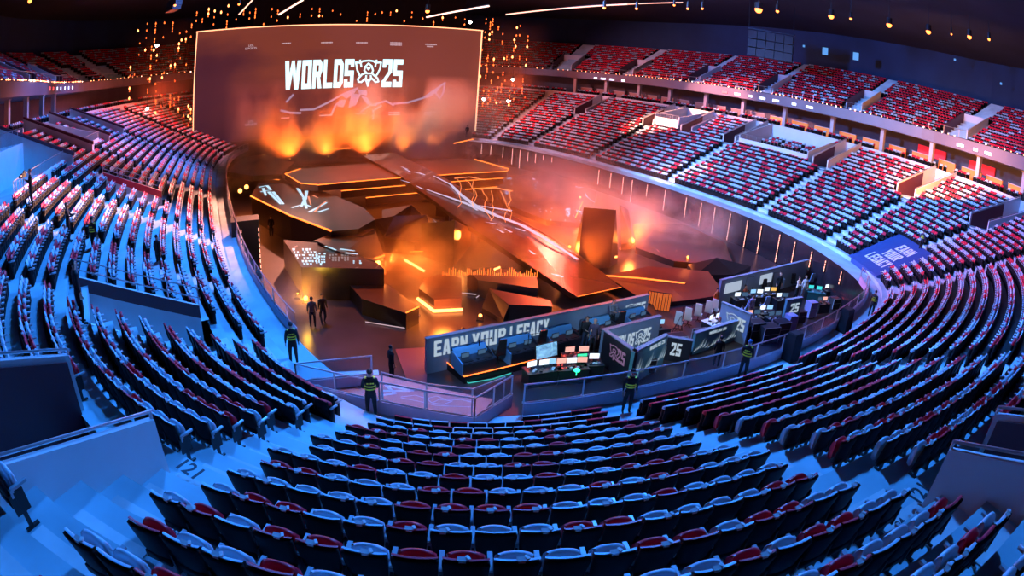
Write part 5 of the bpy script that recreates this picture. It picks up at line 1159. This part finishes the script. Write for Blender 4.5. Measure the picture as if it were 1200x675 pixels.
m = MB(); m.ball((0, 0, .0), .12, sc=(1.3, 1, .7), nu=10, nv=8); m.tube((0, 0, -.25), (0, 0, -.05), .02); ob = m.build('green_glow_blob', emis('green_glow', (.03, 1, .40), 2.5)); ob.location = P(676, 434, 1.1); tag(ob, 'added green glowing blob for lit keyboards on the director desk', 'lamp')  # made-up glowing ball stands in for green lit keyboards
# WORLDS 25 booth
zb = 1.75; cL, cF, cR, cB = P(708, 388, zb), P(744, 413, zb), P(783, 393, zb), P(775, 371, zb)
w2, L2 = wall_between('booth_back_wall', cL, cB, zb, greyw, 'slate wall lettered WORLDS 25 inside the middle booth', 'wall')
u = lambda px: ucol(w2, L2, px); on_wall(w2, 'WORLDS', u(717), u(744), .45, 1.25, letw); on_wall_emblem(w2, u(745), .5, .75, .72, letw); on_wall(w2, '25', u(755), u(763), .5, 1.3, letw)
w3, L3 = wall_between('booth_side_wall', cL, cF, zb, darkw, 'black outer wall of the middle booth with lilac emblem and 25', 'wall')
u = lambda px: ucol(w3, L3, px); on_wall_emblem(w3, u(715), .75, .75, .6, letp); on_wall(w3, '25', u(724), u(733), .75, 1.4, letp)
w4, L4 = wall_between('booth_front_wall', cF, cR, zb, tealw, 'front wall of the middle booth printed with a pale mountain', 'wall'); on_wall_hill(w4, L4, .35, 1.5, letw)
on_wall(w4, 'WORLDS 25', L4 * .45, L4 * .92, 1.42, 1.62, letw)
desk(766, 398, 1.6, .8, .3, 'desk inside the middle booth with dim monitors', [(-.4, scr_dim), (.3, scr_blue)], seed=7)
wall_between('black_case_wall', P(783, 395, 1.3), P(812, 400, 1.3), 1.3, darkw, 'black case wall printed 25 between the two booths', 'wall')
wq = bpy.data.objects['black_case_wall']; on_wall(wq, '25', .25, .8, .35, 1.05, letw)
# analyst booth
a0, a1 = P(816, 391, 1.25), P(866, 376, 1.25)
w5, L5 = wall_between('analyst_front_wall', a0, a1, 1.25, tealw, 'teal front wall of the analyst booth with pale mountain print', 'wall'); on_wall_hill(w5, L5, .1, .95, letw); on_wall(w5, 'WORLDS 25', L5 * .3, L5 * .7, .95, 1.12, letw)
w6, L6 = wall_between('analyst_side_wall', P(846, 354.5, 1.9), P(880, 369, 1.9), 1.9, greyw, 'dark slate wall with white emblem and 25 behind the analyst desk', 'wall')
u = lambda px: ucol(w6, L6, px); on_wall_emblem(w6, u(851), .75, .95, .7, letw); on_wall(w6, '25', u(864), u(873), .7, 1.45, letw)
whitechair = mat('chair_white', (.70, .78, .80), .4); whitedesk = mat('desk_white', (.75, .78, .78), .4)
dq = desk(842, 388, 2.6, 1.0, math.atan2((a1 - a0).y, (a1 - a0).x), 'white lit analyst desk covered with papers and consoles', [(-.9, scr_white), (-.2, scr_white), (.6, scr_white)], mt=whitedesk, clutter=9, seed=8)
for i, (px, py) in enumerate(((794, 387), (805, 382), (817, 377), (829, 373), (836, 371))): chair(px, py, 'white gaming chair in the analyst booth, %s from left' % ordw(i + 1), whitechair, 2.6, 0, 'white chairs in the analyst booth')
light('lamp_analyst', 'SPOT', tuple(P(838, 380, 1) + Vector((-1, -1, 6))), tuple(P(838, 380, .8)), 700, (.75, .92, 1), .3, 60)
light('lamp_booths', 'SPOT', tuple(P(640, 405, 1) + Vector((-3, -6, 8))), tuple(P(640, 400, .8)), 3200, (.30, .55, 1), .5, 75)
light('lamp_booth_mid', 'SPOT', tuple(P(745, 385, 1) + Vector((0, -6, 6))), tuple(P(745, 390, .8)), 1500, (.45, .68, 1), .4, 55)
# production village at the right end
w7, L7 = wall_between('production_wall', P(846, 329, 1.9), P(948, 305, 1.9), 1.9, greyw, 'long slate wall behind the production desks at the right end', 'wall')
for a_, b_2 in ((849, 868), (890, 904)):
    m = MB(); ua, ub = ucol(w7, L7, a_), ucol(w7, L7, b_2); m.box(((ua + ub) / 2, -.03, 1.25), (ub - ua, .04, .7)); m.build('display', emis('wall_display', (.55, .66, .85), .7), w7)
w8, L8 = wall_between('sign_wall', P(923, 352, 1.9), P(941, 349, 1.9), 1.9, tealw, 'teal sign panel with white 25 among the production desks', 'sign'); on_wall(w8, '25', L8 * .3, L8 * .85, .95, 1.6, letw)
desk(953, 352, 1.7, .9, -.1, 'production desk with a teal lit screen top', [(-.4, emis('display_teal', (.05, .75, .75), 1.0)), (.35, emis('display_teal', (.05, .75, .75), 1.0))], mt=mat('desk_teal', (.03, .16, .18), .4), seed=9)
DK = [(858, 349, .3, (scr_dim, scr_blue)), (872, 345, .3, (scr_pink, scr_dim)), (888, 341, .3, (scr_white, scr_dim)), (904, 337, .3, (scr_dim, scr_white)), (921, 332, .3, (scr_dim, scr_dim)), (866, 362, .2, (scr_white, scr_dim)), (884, 358, .2, (scr_blue, scr_white)), (900, 355, .2, (scr_white, scr_amber)), (914, 362, .2, (scr_white, scr_dim)), (938, 327, .3, (scr_blue, scr_dim)), (957, 322, .3, (scr_dim, scr_white)), (975, 330, .2, (scr_dim, scr_pink)), (984, 341, .2, (scr_dim, scr_dim)), (970, 350, .2, (scr_white, scr_dim)), (895, 378, .25, (scr_white, scr_blue)), (880, 384, .25, (scr_pink, scr_dim)), (1000, 330, .2, (scr_dim, scr_dim)), (990, 354, .3, (scr_blue, scr_dim)), (961, 366, .3, (scr_dim, scr_pink)), (905, 385, .3, (scr_dim, scr_dim))]
DK.sort()
for i, (px, py, rz, ms) in enumerate(DK): desk(px, py, 1.35, .75, rz, 'black production desk with monitors in the right pit corner, %s from left' % ordw(i + 1), [(-.3, ms[0]), (.32, ms[1])], clutter=5, seed=20 + i, group='production desks')
CH = sorted([(864, 356), (879, 351), (896, 348), (911, 344), (930, 340), (872, 370), (893, 366), (947, 336), (966, 334), (981, 348)])
for i, (px, py) in enumerate(CH): chair(px, py, 'chair between the production desks at the right, %s from left' % ordw(i + 1), (blackm, mat('chair_blue_grey', (.2, .28, .4), .5))[i % 2], .3 + PI * (i % 2), 0, 'chairs at the production desks')
def case(px, py, w, d, h, rz, label, mt=None, z=0.0, name='flight_case', group=None):
    rt = empty(name, P(px, py, z), rz, label=label, cat='case', group=group); m = MB(); m.box((0, 0, .1 + (h - .1) / 2), (w, d, h - .1)); m.build('body', mt or deskm, rt)
    m = MB()
    for sx in (-1, 1):
        for sy in (-1, 1): m.box((sx * w / 2, sy * d / 2, .1 + (h - .1) / 2), (.04, .04, h - .1))
    m.box((0, -d / 2, h - .02), (w, .04, .04)); m.box((0, d / 2, h - .02), (w, .04, .04)); m.box((0, -d / 2, h * .6), (w, .03, .03)); m.build('edging', armm, rt)
    m = MB()
    for sx in (-1, 1):
        for sy in (-1, 1): m.ball((sx * (w / 2 - .1), sy * (d / 2 - .1), .05), .05, nu=6, nv=4)
    m.build('castor', darkmetal, rt, kind='stuff'); return rt
lilac = mat('case_lilac', (.30, .28, .50), .5)
for i, (px, py, w, d, h, mt) in enumerate(((882, 398, 1.1, .7, 1.2, None), (897, 401, 1.3, .8, 1.1, None), (912, 396, 1.1, .7, 1.15, None), (923, 391, .7, .6, 1.3, lilac), (948, 372, .8, .6, 1.2, lilac), (868, 398, .8, .6, 1.0, None), (976, 362, .9, .6, .9, None), (935, 378, .8, .6, .9, None), (820, 402, .9, .6, .8, None), (772, 418, 1.2, .7, .9, None), (752, 436, 1.1, .7, .8, None), (790, 412, 1.0, .6, 1.0, None))):
    case(px, py, w, d, h, .3, '%s equipment case near the pit barrier, %s from left among the cases' % ('lilac' if mt else 'black', ordw(1 + sorted([882, 897, 912, 923, 948, 868, 976, 935, 820, 772, 752, 790]).index(px))), mt, group='equipment cases at the pit barrier')
# microphone and camera stands
def tripod(px, py, h, label, z=0.0, camera=True, group=None):
    rt = empty('camera_tripod' if camera else 'microphone_stand', P(px, py, z), .4, label=label, cat='tripod' if camera else 'stand', group=group)
    for i in range(3):
        m = MB(); a = i * 2.094 + .5; m.tube((.38 * math.cos(a), .38 * math.sin(a), 0), (0, 0, h * .7), .018); m.build('leg', darkmetal, rt)
    m = MB(); m.tube((0, 0, h * .65), (0, 0, h), .02); m.build('column', darkmetal, rt)
    m = MB()
    if camera: m.box((0, 0, h + .1), (.16, .42, .2)); m.tube((0, -.2, h + .1), (0, -.42, h + .1), .07, n=10); m.box((0, .12, h + .25), (.08, .14, .08))
    else: m.tube((0, 0, h), (.5, -.2, h + .12), .012); m.ball((.5, -.2, h + .12), .04)
    m.build('camera' if camera else 'boom', blackm, rt); return rt
for i, (px, py, h) in enumerate(((560, 432, 1.5), (617, 425, 1.5), (676, 408, 1.6), (870, 352, 1.7), (902, 345, 1.7), (925, 368, 1.8), (988, 335, 2.4), (1000, 338, 2.3), (960, 345, 1.7), (795, 390, 1.6), (850, 380, 1.6))): tripod(px, py, h, 'slim black microphone stand at the desks, %s from left' % ordw(1 + sorted([560, 617, 676, 870, 902, 925, 988, 1000, 960, 795, 850]).index(px)), 0, False, 'microphone stands at the desks')
tripod(30, 243, 1.4, 'camera on a tripod on the white platform in the left stand', 8.8)
rt = empty('amber_sign', P(968, 324, 0), -.35, label='tilted amber lit sign at the back of the production desks', cat='sign')
m = MB(); m.box((0, 0, 1.7), (1.5, .06, .5)); m.build('panel', emis('amber_sign', (1, .42, .04), 1.6), rt); m = MB(); m.box((-.6, .03, .75), (.05, .05, 1.5)); m.box((.6, .03, .75), (.05, .05, 1.5)); m.build('post', darkmetal, rt)
# orange mesh fence panels beyond the slogan wall
for i, (a_, b_2, lb) in enumerate((((757, 362), (784, 366), 'glowing orange mesh fence at the right end of the slogan wall'),)):
    p, q = P(*a_, 0), P(*b_2, 0); d = q - p; rt = empty('mesh_fence', p, math.atan2(d.y, d.x), label=lb, cat='fence'); L = d.length
    m = MB()
    for k in range(9): m.box((L * k / 8, 0, .6), (.04, .04, 1.2))
    m.box((L / 2, 0, 1.2), (L, .05, .05)); m.build('frame', darkmetal, rt)
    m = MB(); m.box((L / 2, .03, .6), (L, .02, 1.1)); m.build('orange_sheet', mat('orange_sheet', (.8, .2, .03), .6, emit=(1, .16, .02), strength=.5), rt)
# black covered loudspeakers standing on the walkway
for i, (px, py, w, h) in enumerate(((925, 421, .75, 1.25), (988, 388, .8, 1.25))):
    rt = empty('covered_loudspeaker', P(px, py, 3.0), .5, label='black covered loudspeaker on the walkway by the barrier, %s' % ('nearer to the desks' if i == 0 else 'nearer to the right corner'), cat='loudspeaker')
    m = MB(); m.hexa([(-w / 2, -.3, 0), (w / 2, -.3, 0), (w / 2, .3, 0), (-w / 2, .3, 0), (-w / 2 + .06, -.24, h), (w / 2 - .06, -.24, h), (w / 2 - .06, .24, h), (-w / 2 + .06, .24, h)]); m.build('cover', mat('black_cloth', (.006, .006, .007), .9), rt); m = MB(); m.box((0, 0, h + .02), (w - .2, .4, .04)); m.build('cap', blackm, rt)
# ---------------------------------------------------------------- people
skinm = mat('skin', (.55, .30, .20), .5); hairm = mat('hair_black', (.012, .010, .010), .6); vis = mat('hi_vis_yellow', (.62, .72, .03), .5, emit=(.5, .6, .02), strength=.05)
def cloth(name, c): return mat('cloth_' + name, c, .8, noise=.25, nscale=6)
def person(px, py, z, yaw, label, top, legs, pose='stand', vest=False, scale=1.0, cap=None, mask=None, lean=0.0, group=None, hair=None):
    """one skinned body; faces local -Y"""
    J = {}; E = []
    def j(n, x, y, zz, r, r2=None):
        k_ = 1.2 if n in ('pelvis', 'waist', 'chest', 'upper') or n[:3] in ('hip', 'kne', 'cal') else 1.3 if n[:2] in ('sh', 'el') else 1.0
        J[n] = (Vector((x, y, zz)), r * k_, (r2 or r) * k_)
    hz = .93; sit = pose == 'sit'
    if sit: hz = .50
    j('pelvis', 0, 0, hz, .135, .10); j('waist', 0, -.01, hz + .16, .125, .095); j('chest', 0, -.01, hz + .36, .150, .105); j('upper', 0, .0, hz + .49, .115, .08); j('neck', 0, 0, hz + .575, .052); j('head0', 0, -.015, hz + .65, .070, .08); j('head1', 0, -.02, hz + .73, .082, .092); j('head2', 0, -.01, hz + .81, .055, .062)
    E += [('pelvis', 'waist'), ('waist', 'chest'), ('chest', 'upper'), ('upper', 'neck'), ('neck', 'head0'), ('head0', 'head1'), ('head1', 'head2')]
    for s, n in ((-1, 'R'), (1, 'L')):
        if pose == 'walk': ky, fy, hy2 = -.12 * s, .22 * s, 0
        elif sit: ky, fy = -.42, -.44
        else: ky, fy = -.02, .03
        j('hip' + n, s * .10, 0, hz - .06, .095, .09)
        j('knee' + n, s * .115, ky if not sit else -.44, (hz - .46) if not sit else .50, .062, .06); j('calf' + n, s * .12, ky * .5 + fy * .5 if not sit else -.44, .33 if not sit else .33, .058, .055); j('ankle' + n, s * .12, fy if not sit else -.42, .085, .042, .045); j('toe' + n, s * .135, (fy if not sit else -.42) - .17, .035, .038, .03)
        E += [('pelvis', 'hip' + n), ('hip' + n, 'knee' + n), ('knee' + n, 'calf' + n), ('calf' + n, 'ankle' + n), ('ankle' + n, 'toe' + n)]
        sh = (s * .185, 0, hz + .47)
        if pose == 'reach' or sit: el, wr = (s * .23, -.14, hz + .24), (s * .14, -.36, hz + .26)
        elif pose == 'camera': el, wr = (s * .24, -.10, hz + .26), (s * .10, -.34, hz + .42)
        elif pose == 'walk': el, wr = (s * .24, .10 * s, hz + .20), (s * .25, -.06 * s - .06, hz - .02)
        elif pose == 'clasp': el, wr = (s * .25, -.02, hz + .20), (s * .07, -.20, hz + .10)
        else: el, wr = (s * .245, .02, hz + .19), (s * .25, -.04, hz - .03)
        j('sh' + n, *sh, .062, .06); j('el' + n, *el, .042, .042); j('wr' + n, *wr, .028, .026); w = Vector(wr); d = (w - Vector(el)).normalized(); h1 = w + d * .07; h2 = w + d * .13
        j('palm' + n, *h1, .036, .018)
        E += [('upper', 'sh' + n), ('sh' + n, 'el' + n), ('el' + n, 'wr' + n), ('wr' + n, 'palm' + n)]
        side = Vector((0, 1, 0)) if abs(d.z) > .6 else Vector((1, 0, 0))
        for k, (o_, l_) in enumerate(((-.027, .06), (-.009, .075), (.009, .07), (.026, .055))):
            a = h1 + side * o_ + d * .035; j('f%d%s' % (k, n), *a, .010); b = a + d * l_ * .9 + Vector((0, -.012, -.006)); j('g%d%s' % (k, n), *b, .007); E += [('palm' + n, 'f%d%s' % (k, n)), ('f%d%s' % (k, n), 'g%d%s' % (k, n))]
        a = w + d * .035 + side * (-.04); j('t' + n, *a, .011); E.append(('wr' + n, 't' + n))
    names = list(J); me = bpy.data.meshes.new('body'); me.from_pydata([J[n][0] for n in names], [(names.index(a), names.index(b)) for a, b in E], [])
    ob = bpy.data.objects.new('body', me); COL.objects.link(ob)
    md = ob.modifiers.new('skin', 'SKIN'); md.use_smooth_shade = True
    for v, n in zip(me.skin_vertices[0].data, names): v.radius = (J[n][1], J[n][2]); v.use_root = (n == 'pelvis')
    sd = ob.modifiers.new('sub', 'SUBSURF'); sd.levels = 1; sd.render_levels = 1
    m2 = bpy.data.meshes.new_from_object(ob.evaluated_get(bpy.context.evaluated_depsgraph_get())); bpy.data.objects.remove(ob); bpy.data.meshes.remove(me)
    m2.materials.clear()
    for mm in (top, legs, skinm, blackm): m2.materials.append(mm)
    hands = [J['palmR'][0], J['palmL'][0]]; headz = hz + .60
    for p in m2.polygons:
        c = p.center; mi = 0
        if c.z > headz - .03 and abs(c.x) < .14: mi = 2
        elif min((c - h).length for h in hands) < .115: mi = 2
        elif c.z < .085: mi = 3
        elif c.z < hz + .0 and min((c - h).length for h in hands) > .2 and abs(c.x) < .21: mi = 1
        p.material_index = mi; p.use_smooth = True
    ob = bpy.data.objects.new('person', m2); COL.objects.link(ob); tag(ob, label, 'person', group)
    ob.location = P(px, py, z); ob.rotation_euler = (0, lean, yaw); ob.scale = (scale,) * 3
    m = MB(); hc = J['head1'][0]
    m.ball(hc + Vector((0, .018, .035)), .102, sc=(.92, 1.0, .92), nu=12, nv=8); m.v = [Vector((v.x, max(v.y, hc.y - .055 if v.z > hc.z + .045 else hc.y + .0), v.z)) for v in m.v]
    o = m.build('hair' if cap is None else 'cap', hair or cap or hairm, ob, True)
    if cap: q = MB(); q.box(hc + Vector((0, -.13, .05)), (.13, .09, .012)); q.build('cap_peak', cap, ob)
    m = MB()    # face: nose, eyes, mouth
    m.hexa([hc + Vector(v) for v in ((-.012, -.088, -.03), (.012, -.088, -.03), (.008, -.085, .02), (-.008, -.085, .02), (-.010, -.112, -.028), (.010, -.112, -.028), (.005, -.095, .018), (-.005, -.095, .018))]); m.build('nose', skinm, ob)
    for sx in (-.03, .03): m = MB(); m.ball(hc + Vector((sx, -.082, .012)), .011, nu=6, nv=5); m.build('eye', blackm, ob)
    m = MB(); m.box(hc + Vector((0, -.085, -.048)), (.045, .012, .008)); m.build('mouth', mat('lip', (.35, .10, .09), .5), ob)
    for sx in (-.085, .085): m = MB(); m.ball(hc + Vector((sx, .0, -.005)), .022, sc=(.4, .8, 1.2), nu=6, nv=5); m.build('ear', skinm, ob)
    if mask: m = MB(); m.ball(hc + Vector((0, -.045, -.03)), .062, sc=(1.05, .9, .8), nu=10, nv=6); m.build('face_mask', mask, ob, True)
    if vest:
        for k, (zz, h_) in enumerate(((hz + .17, .05), (hz + .27, .05))):
            m = MB(); n = 16
            for i in range(n):
                a, b = 2 * PI * i / n, 2 * PI * (i + 1) / n; rx, ry = .195, .155
                m.quad((rx * math.cos(a), ry * math.sin(a) - .01, zz), (rx * math.cos(b), ry * math.sin(b) - .01, zz), (rx * math.cos(b) * 1.02, ry * math.sin(b) * 1.02 - .01, zz + h_), (rx * math.cos(a) * 1.02, ry * math.sin(a) * 1.02 - .01, zz + h_))
            m.build('reflective_band', vis, ob)
        m = MB()
        for k in range(4): m.box((-.09 + .06 * k, .128, hz + .40), (.04, .012, .045))
        m.box((.12, -.02, hz + .545), (.07, .12, .02)); m.box((-.12, -.02, hz + .545), (.07, .12, .02)); m.build('vest_lettering', vis, ob)
    return ob
blk = cloth('black', (.010, .010, .012)); nav = cloth('navy', (.02, .03, .06)); redc = cloth('red', (.70, .02, .03)); blu = cloth('light_blue', (.20, .42, .60)); wht = cloth('white', (.75, .70, .65)); gry = cloth('grey', (.16, .16, .18)); orc = cloth('orange', (.85, .18, .03)); peach = cloth('peach', (.8, .5, .35))
V = 0
person(436, 490, 3.0, PI + .3, 'security guard in black with yellow vest bands standing before the printed platform', blk, blk, 'clasp', True, .98)
person(733, 484, 3.0, .1, 'security guard in yellow banded vest and red face mask at the glass barrier', blk, blk, 'stand', True, .93, mask=mat('red_mask', (.75, .02, .04), .6), cap=blackm)
person(868, 445, 3.0, PI - .6, 'security guard in black with yellow bands by the barrier right of the desks', blk, blk, 'clasp', True, .97, cap=mat('cap_blue', (.02, .15, .35), .6))
person(345, 428, 3.0, PI + .5, 'security guard in yellow banded vest on the left walkway corner', blk, blk, 'stand', True, .97)
person(1019, 372, 3.0, PI - .9, 'security guard with green-yellow vest at the right corner of the pit', blk, blk, 'stand', True, .95)
person(367, 384, 0.0, PI + .3, 'person in grey jacket standing beside the yellow pit lamp', gry, nav, 'stand')
person(379, 380, 0.0, .6, 'person in dark clothes walking right of the yellow pit lamp', blk, nav, 'walk', hair=hairm)
person(459, 446, 0.0, 2.2, 'person in black standing in the pit left of the slogan wall', blk, blk)
person(318, 277, 0.0, .3, 'stage technician in black beside the left slabs', blk, nav, 'stand')
person(112, 302, 3.9, PI, 'steward with yellow vest standing in the aisle of the left stand', blk, blk, 'stand', True, 1.0)
for o in (bpy.data.objects['person.009'],):
    pass
def on_rake(px, py):
    z = 5.0
    for _ in range(25):
        s_, of_ = nearest(P(px, py, z)); z = z * .6 + .4 * (Z0 + RISE * max(0, math.floor((of_ + .65) / TREAD)))
    return z
def seat_person(i, px, py):
    o = bpy.data.objects['person' if i == 0 else 'person.%03d' % i]; o.location = P(px, py, on_rake(px, py))
seat_person(9, 112, 300)
z_ = on_rake(98, 380); person(98, 380, z_, 2.6, 'tall dark figure in a long black coat at the entrance beside banner 123', blk, blk, 'stand', scale=1.12, lean=0)
z_ = on_rake(82, 284); person(82, 284, z_, 2.2, 'dark clothed person leaning over the rows left of the steward', blk, blk, 'reach')
z_ = on_rake(187, 316); person(187, 316, z_, 2.9, 'person in black standing in the aisle in the middle of the left stand', blk, blk, 'stand', scale=.95)
person(38, 243, 8.8, -.6, 'camera operator in black on the white platform', blk, blk, 'camera', hair=mat('hair_red_lit', (.35, .05, .03), .6))
z_ = on_rake(1078, 292); person(1078, 294, z_, 2.0, 'steward in dark clothes beside the slogan tarp', nav, blk, 'stand', True, .95)
person(684, 409, .35, .2, 'person in black standing left of a pair behind the booths', blk, nav, 'reach', hair=hairm)
person(693, 412, .35, -.2, 'pale haired person of the pair between booths and dark wall', cloth('plum', (.08, .05, .09)), blk, 'stand', hair=mat('hair_fair', (.55, .30, .20), .6))
person(715, 386, .35, .4, 'person in grey bending over between the last two booths', gry, blk, 'reach')
person(878, 343, 0.0, .4, 'person in a bright red shirt standing at the production desks', redc, gry, 'reach')
person(885, 342, 0.0, -.3, 'person in a light blue shirt beside the red shirt', blu, nav, 'stand')
person(932, 350, 0.0, .5, 'person in a cream top standing left of the white shirt', peach, blk, 'reach')
person(940, 349, 0.0, -.1, 'person in a bright white shirt in the production area', wht, gry, 'stand', hair=mat('hair_fair', (.55, .30, .20), .6))
person(923, 375, 0.0, 2.8, 'fair haired person in peach seated before the teal sign', peach, gry, 'sit', hair=mat('hair_fair', (.55, .30, .20), .6))
person(910, 346, 0.0, .1, 'person in black with fair hair behind the middle production desks', blk, blk, 'stand', hair=mat('hair_fair', (.55, .30, .20), .6))
person(870, 355, 0.0, .8, 'person in dark orange seated left of the red shirt', cloth('rust', (.35, .07, .04)), blk, 'sit')
person(836, 366, 0.0, .6, 'person in bright orange behind the white chairs', orc, orc, 'stand', scale=.95)
person(838, 430, 0.0, 2.9, 'person in black standing on blue floor near the barrier steps', blk, blk)
person(843, 390, 0.0, .2, 'person with dark reddish top seated at the analyst desk', cloth('dark_red', (.25, .05, .05)), blk, 'sit')
person(877, 375, 0.0, .4, 'person in lilac standing behind the analyst booth', cloth('lilac', (.30, .24, .42)), blk, 'stand')
person(547, 161, 4.6, 0, 'dark figure standing before the right part of the screen', blk, blk, 'stand', scale=1.0)
light('lamp_production', 'SPOT', tuple(P(915, 345, 1) + Vector((-3, -4, 8))), tuple(P(915, 345, .8)), 1500, (.7, .82, 1), .4, 75)
# ---------------------------------------------------------------- haze over the stage and the smoke banks
def smoke_mat(name, density, scale, lo, hi, col=(1, .60, .40), aniso=.2, stretch=(1, 1, 1), fall=(0, 1), seed=0.0, base=0.0):
    m = bpy.data.materials.new(name); m.use_nodes = True; nt = m.node_tree; nt.nodes.clear()
    out = nt.nodes.new('ShaderNodeOutputMaterial'); v = nt.nodes.new('ShaderNodeVolumeScatter'); nt.links.new(v.outputs[0], out.inputs['Volume'])
    v.inputs['Color'].default_value = (*col, 1); v.inputs['Anisotropy'].default_value = aniso
    tc = nt.nodes.new('ShaderNodeTexCoord'); mp = nt.nodes.new('ShaderNodeMapping'); mp.inputs['Scale'].default_value = stretch; mp.inputs['Location'].default_value = (seed, seed * .7, 0); nt.links.new(tc.outputs['Object'], mp.inputs[0])
    n = nt.nodes.new('ShaderNodeTexNoise'); n.inputs['Scale'].default_value = scale; n.inputs['Detail'].default_value = 3; nt.links.new(mp.outputs[0], n.inputs['Vector'])
    r = nt.nodes.new('ShaderNodeMapRange'); r.inputs[1].default_value = lo; r.inputs[2].default_value = hi; r.inputs[3].default_value = base; nt.links.new(n.outputs['Fac'], r.inputs[0])
    # thins out upwards and towards the rim of the bank
    g = nt.nodes.new('ShaderNodeSeparateXYZ'); nt.links.new(tc.outputs['Generated'], g.inputs[0])
    f = nt.nodes.new('ShaderNodeMapRange'); f.inputs[1].default_value = fall[0]; f.inputs[2].default_value = fall[1]; f.inputs[3].default_value = 1; f.inputs[4].default_value = 0; nt.links.new(g.outputs['Z'], f.inputs[0])
    d = nt.nodes.new('ShaderNodeVectorMath'); d.operation = 'DISTANCE'; d.inputs[1].default_value = (.5, .5, 0)
    cz = nt.nodes.new('ShaderNodeCombineXYZ'); nt.links.new(g.outputs['X'], cz.inputs[0]); nt.links.new(g.outputs['Y'], cz.inputs[1]); nt.links.new(cz.outputs[0], d.inputs[0])
    e = nt.nodes.new('ShaderNodeMapRange'); e.inputs[1].default_value = .25; e.inputs[2].default_value = .5; e.inputs[3].default_value = 1; e.inputs[4].default_value = 0; nt.links.new(d.outputs['Value'], e.inputs[0])
    a = nt.nodes.new('ShaderNodeMath'); a.operation = 'MULTIPLY'; nt.links.new(r.outputs[0], a.inputs[0]); nt.links.new(f.outputs[0], a.inputs[1])
    b = nt.nodes.new('ShaderNodeMath'); b.operation = 'MULTIPLY'; nt.links.new(a.outputs[0], b.inputs[0]); nt.links.new(e.outputs[0], b.inputs[1])
    c = nt.nodes.new('ShaderNodeMath'); c.operation = 'MULTIPLY'; c.inputs[1].default_value = density; nt.links.new(b.outputs[0], c.inputs[0]); nt.links.new(c.outputs[0], v.inputs['Density'])
    return m
def bank(name, label, c, size, rz, mt):
    m = MB(); n = 20
    pts = [(size[0] / 2 * math.cos(2 * PI * i / n), size[1] / 2 * math.sin(2 * PI * i / n)) for i in range(n)]
    m.prism(pts, 0, size[2]); o = m.build(name, mt); o.location = c; o.rotation_euler.z = rz; tag(o, label, 'haze', kind='stuff'); return o
ax = math.atan2(SX.y, SX.x)
bank('stage_haze', 'thin reddish haze hanging over the whole stage', UA * 50 + VA * 23.5 if False else Vector((*(UA * 57 + VA * 23.5), .02)), (40, 62, 7.5), ax, smoke_mat('thin_haze', .075, .12, .40, .68, fall=(.1, 1), base=.12))
cS = (SL + SR) / 2 + SN * 6.5
bank('smoke_bank', 'billowing orange smoke bank in front of the screen', Vector((cS.x + SX.x * 4, cS.y + SX.y * 4, 1.5)), (44, 9, 12), ax, smoke_mat('thick_smoke', .9, .15, .44, .66, stretch=(1, 1, .55), fall=(.30, 1.0), seed=3.1))
local_ = smoke_mat('local_smoke', .75, .30, .40, .72, fall=(.15, 1.0), seed=7.7)
for nm, c_, sz in (('low orange smoke bank behind the raised block', P(505, 322, .1), (13, 12, 3.6)), ('low orange smoke bank around the runway tip', P(640, 300, .1), (14, 10, 3.0)), ('orange smoke column at the tall shard', P(700, 285, .1), (10, 9, 5.5)), ('reddish smoke bank on the right of the stage', P(800, 275, .1), (15, 12, 4.2)), ('smoke by the left stage lamps', P(287, 224, .3), (13, 11, 6.0)), ('small smoke puff round the yellow pit lamp', P(362, 362, .1), (5, 5, 3.4)), ('smoke bank on the rear stage', P(600, 232, .3), (13, 10, 3.5))):
    bank('smoke_bank', nm, c_, sz, ax, local_)
wisp = smoke_mat('curtain_haze', .05, .15, .35, .7, fall=(.5, 1.0), base=.3)
for nm, c_ in (('reddish haze around the bulb curtain left of the screen', PD(190, 128, 88)), ('reddish haze around the bulb curtain right of the screen', PD(596, 112, 97))):
    bank('curtain_haze', nm, (c_.x, c_.y, 6), (16, 8, 18), ax, wisp); light('curtain_glow', 'POINT', (c_.x + SN.x * 2, c_.y + SN.y * 2, 13), (0, 0, 0), 2400, (1, .14, .07), 1.0)
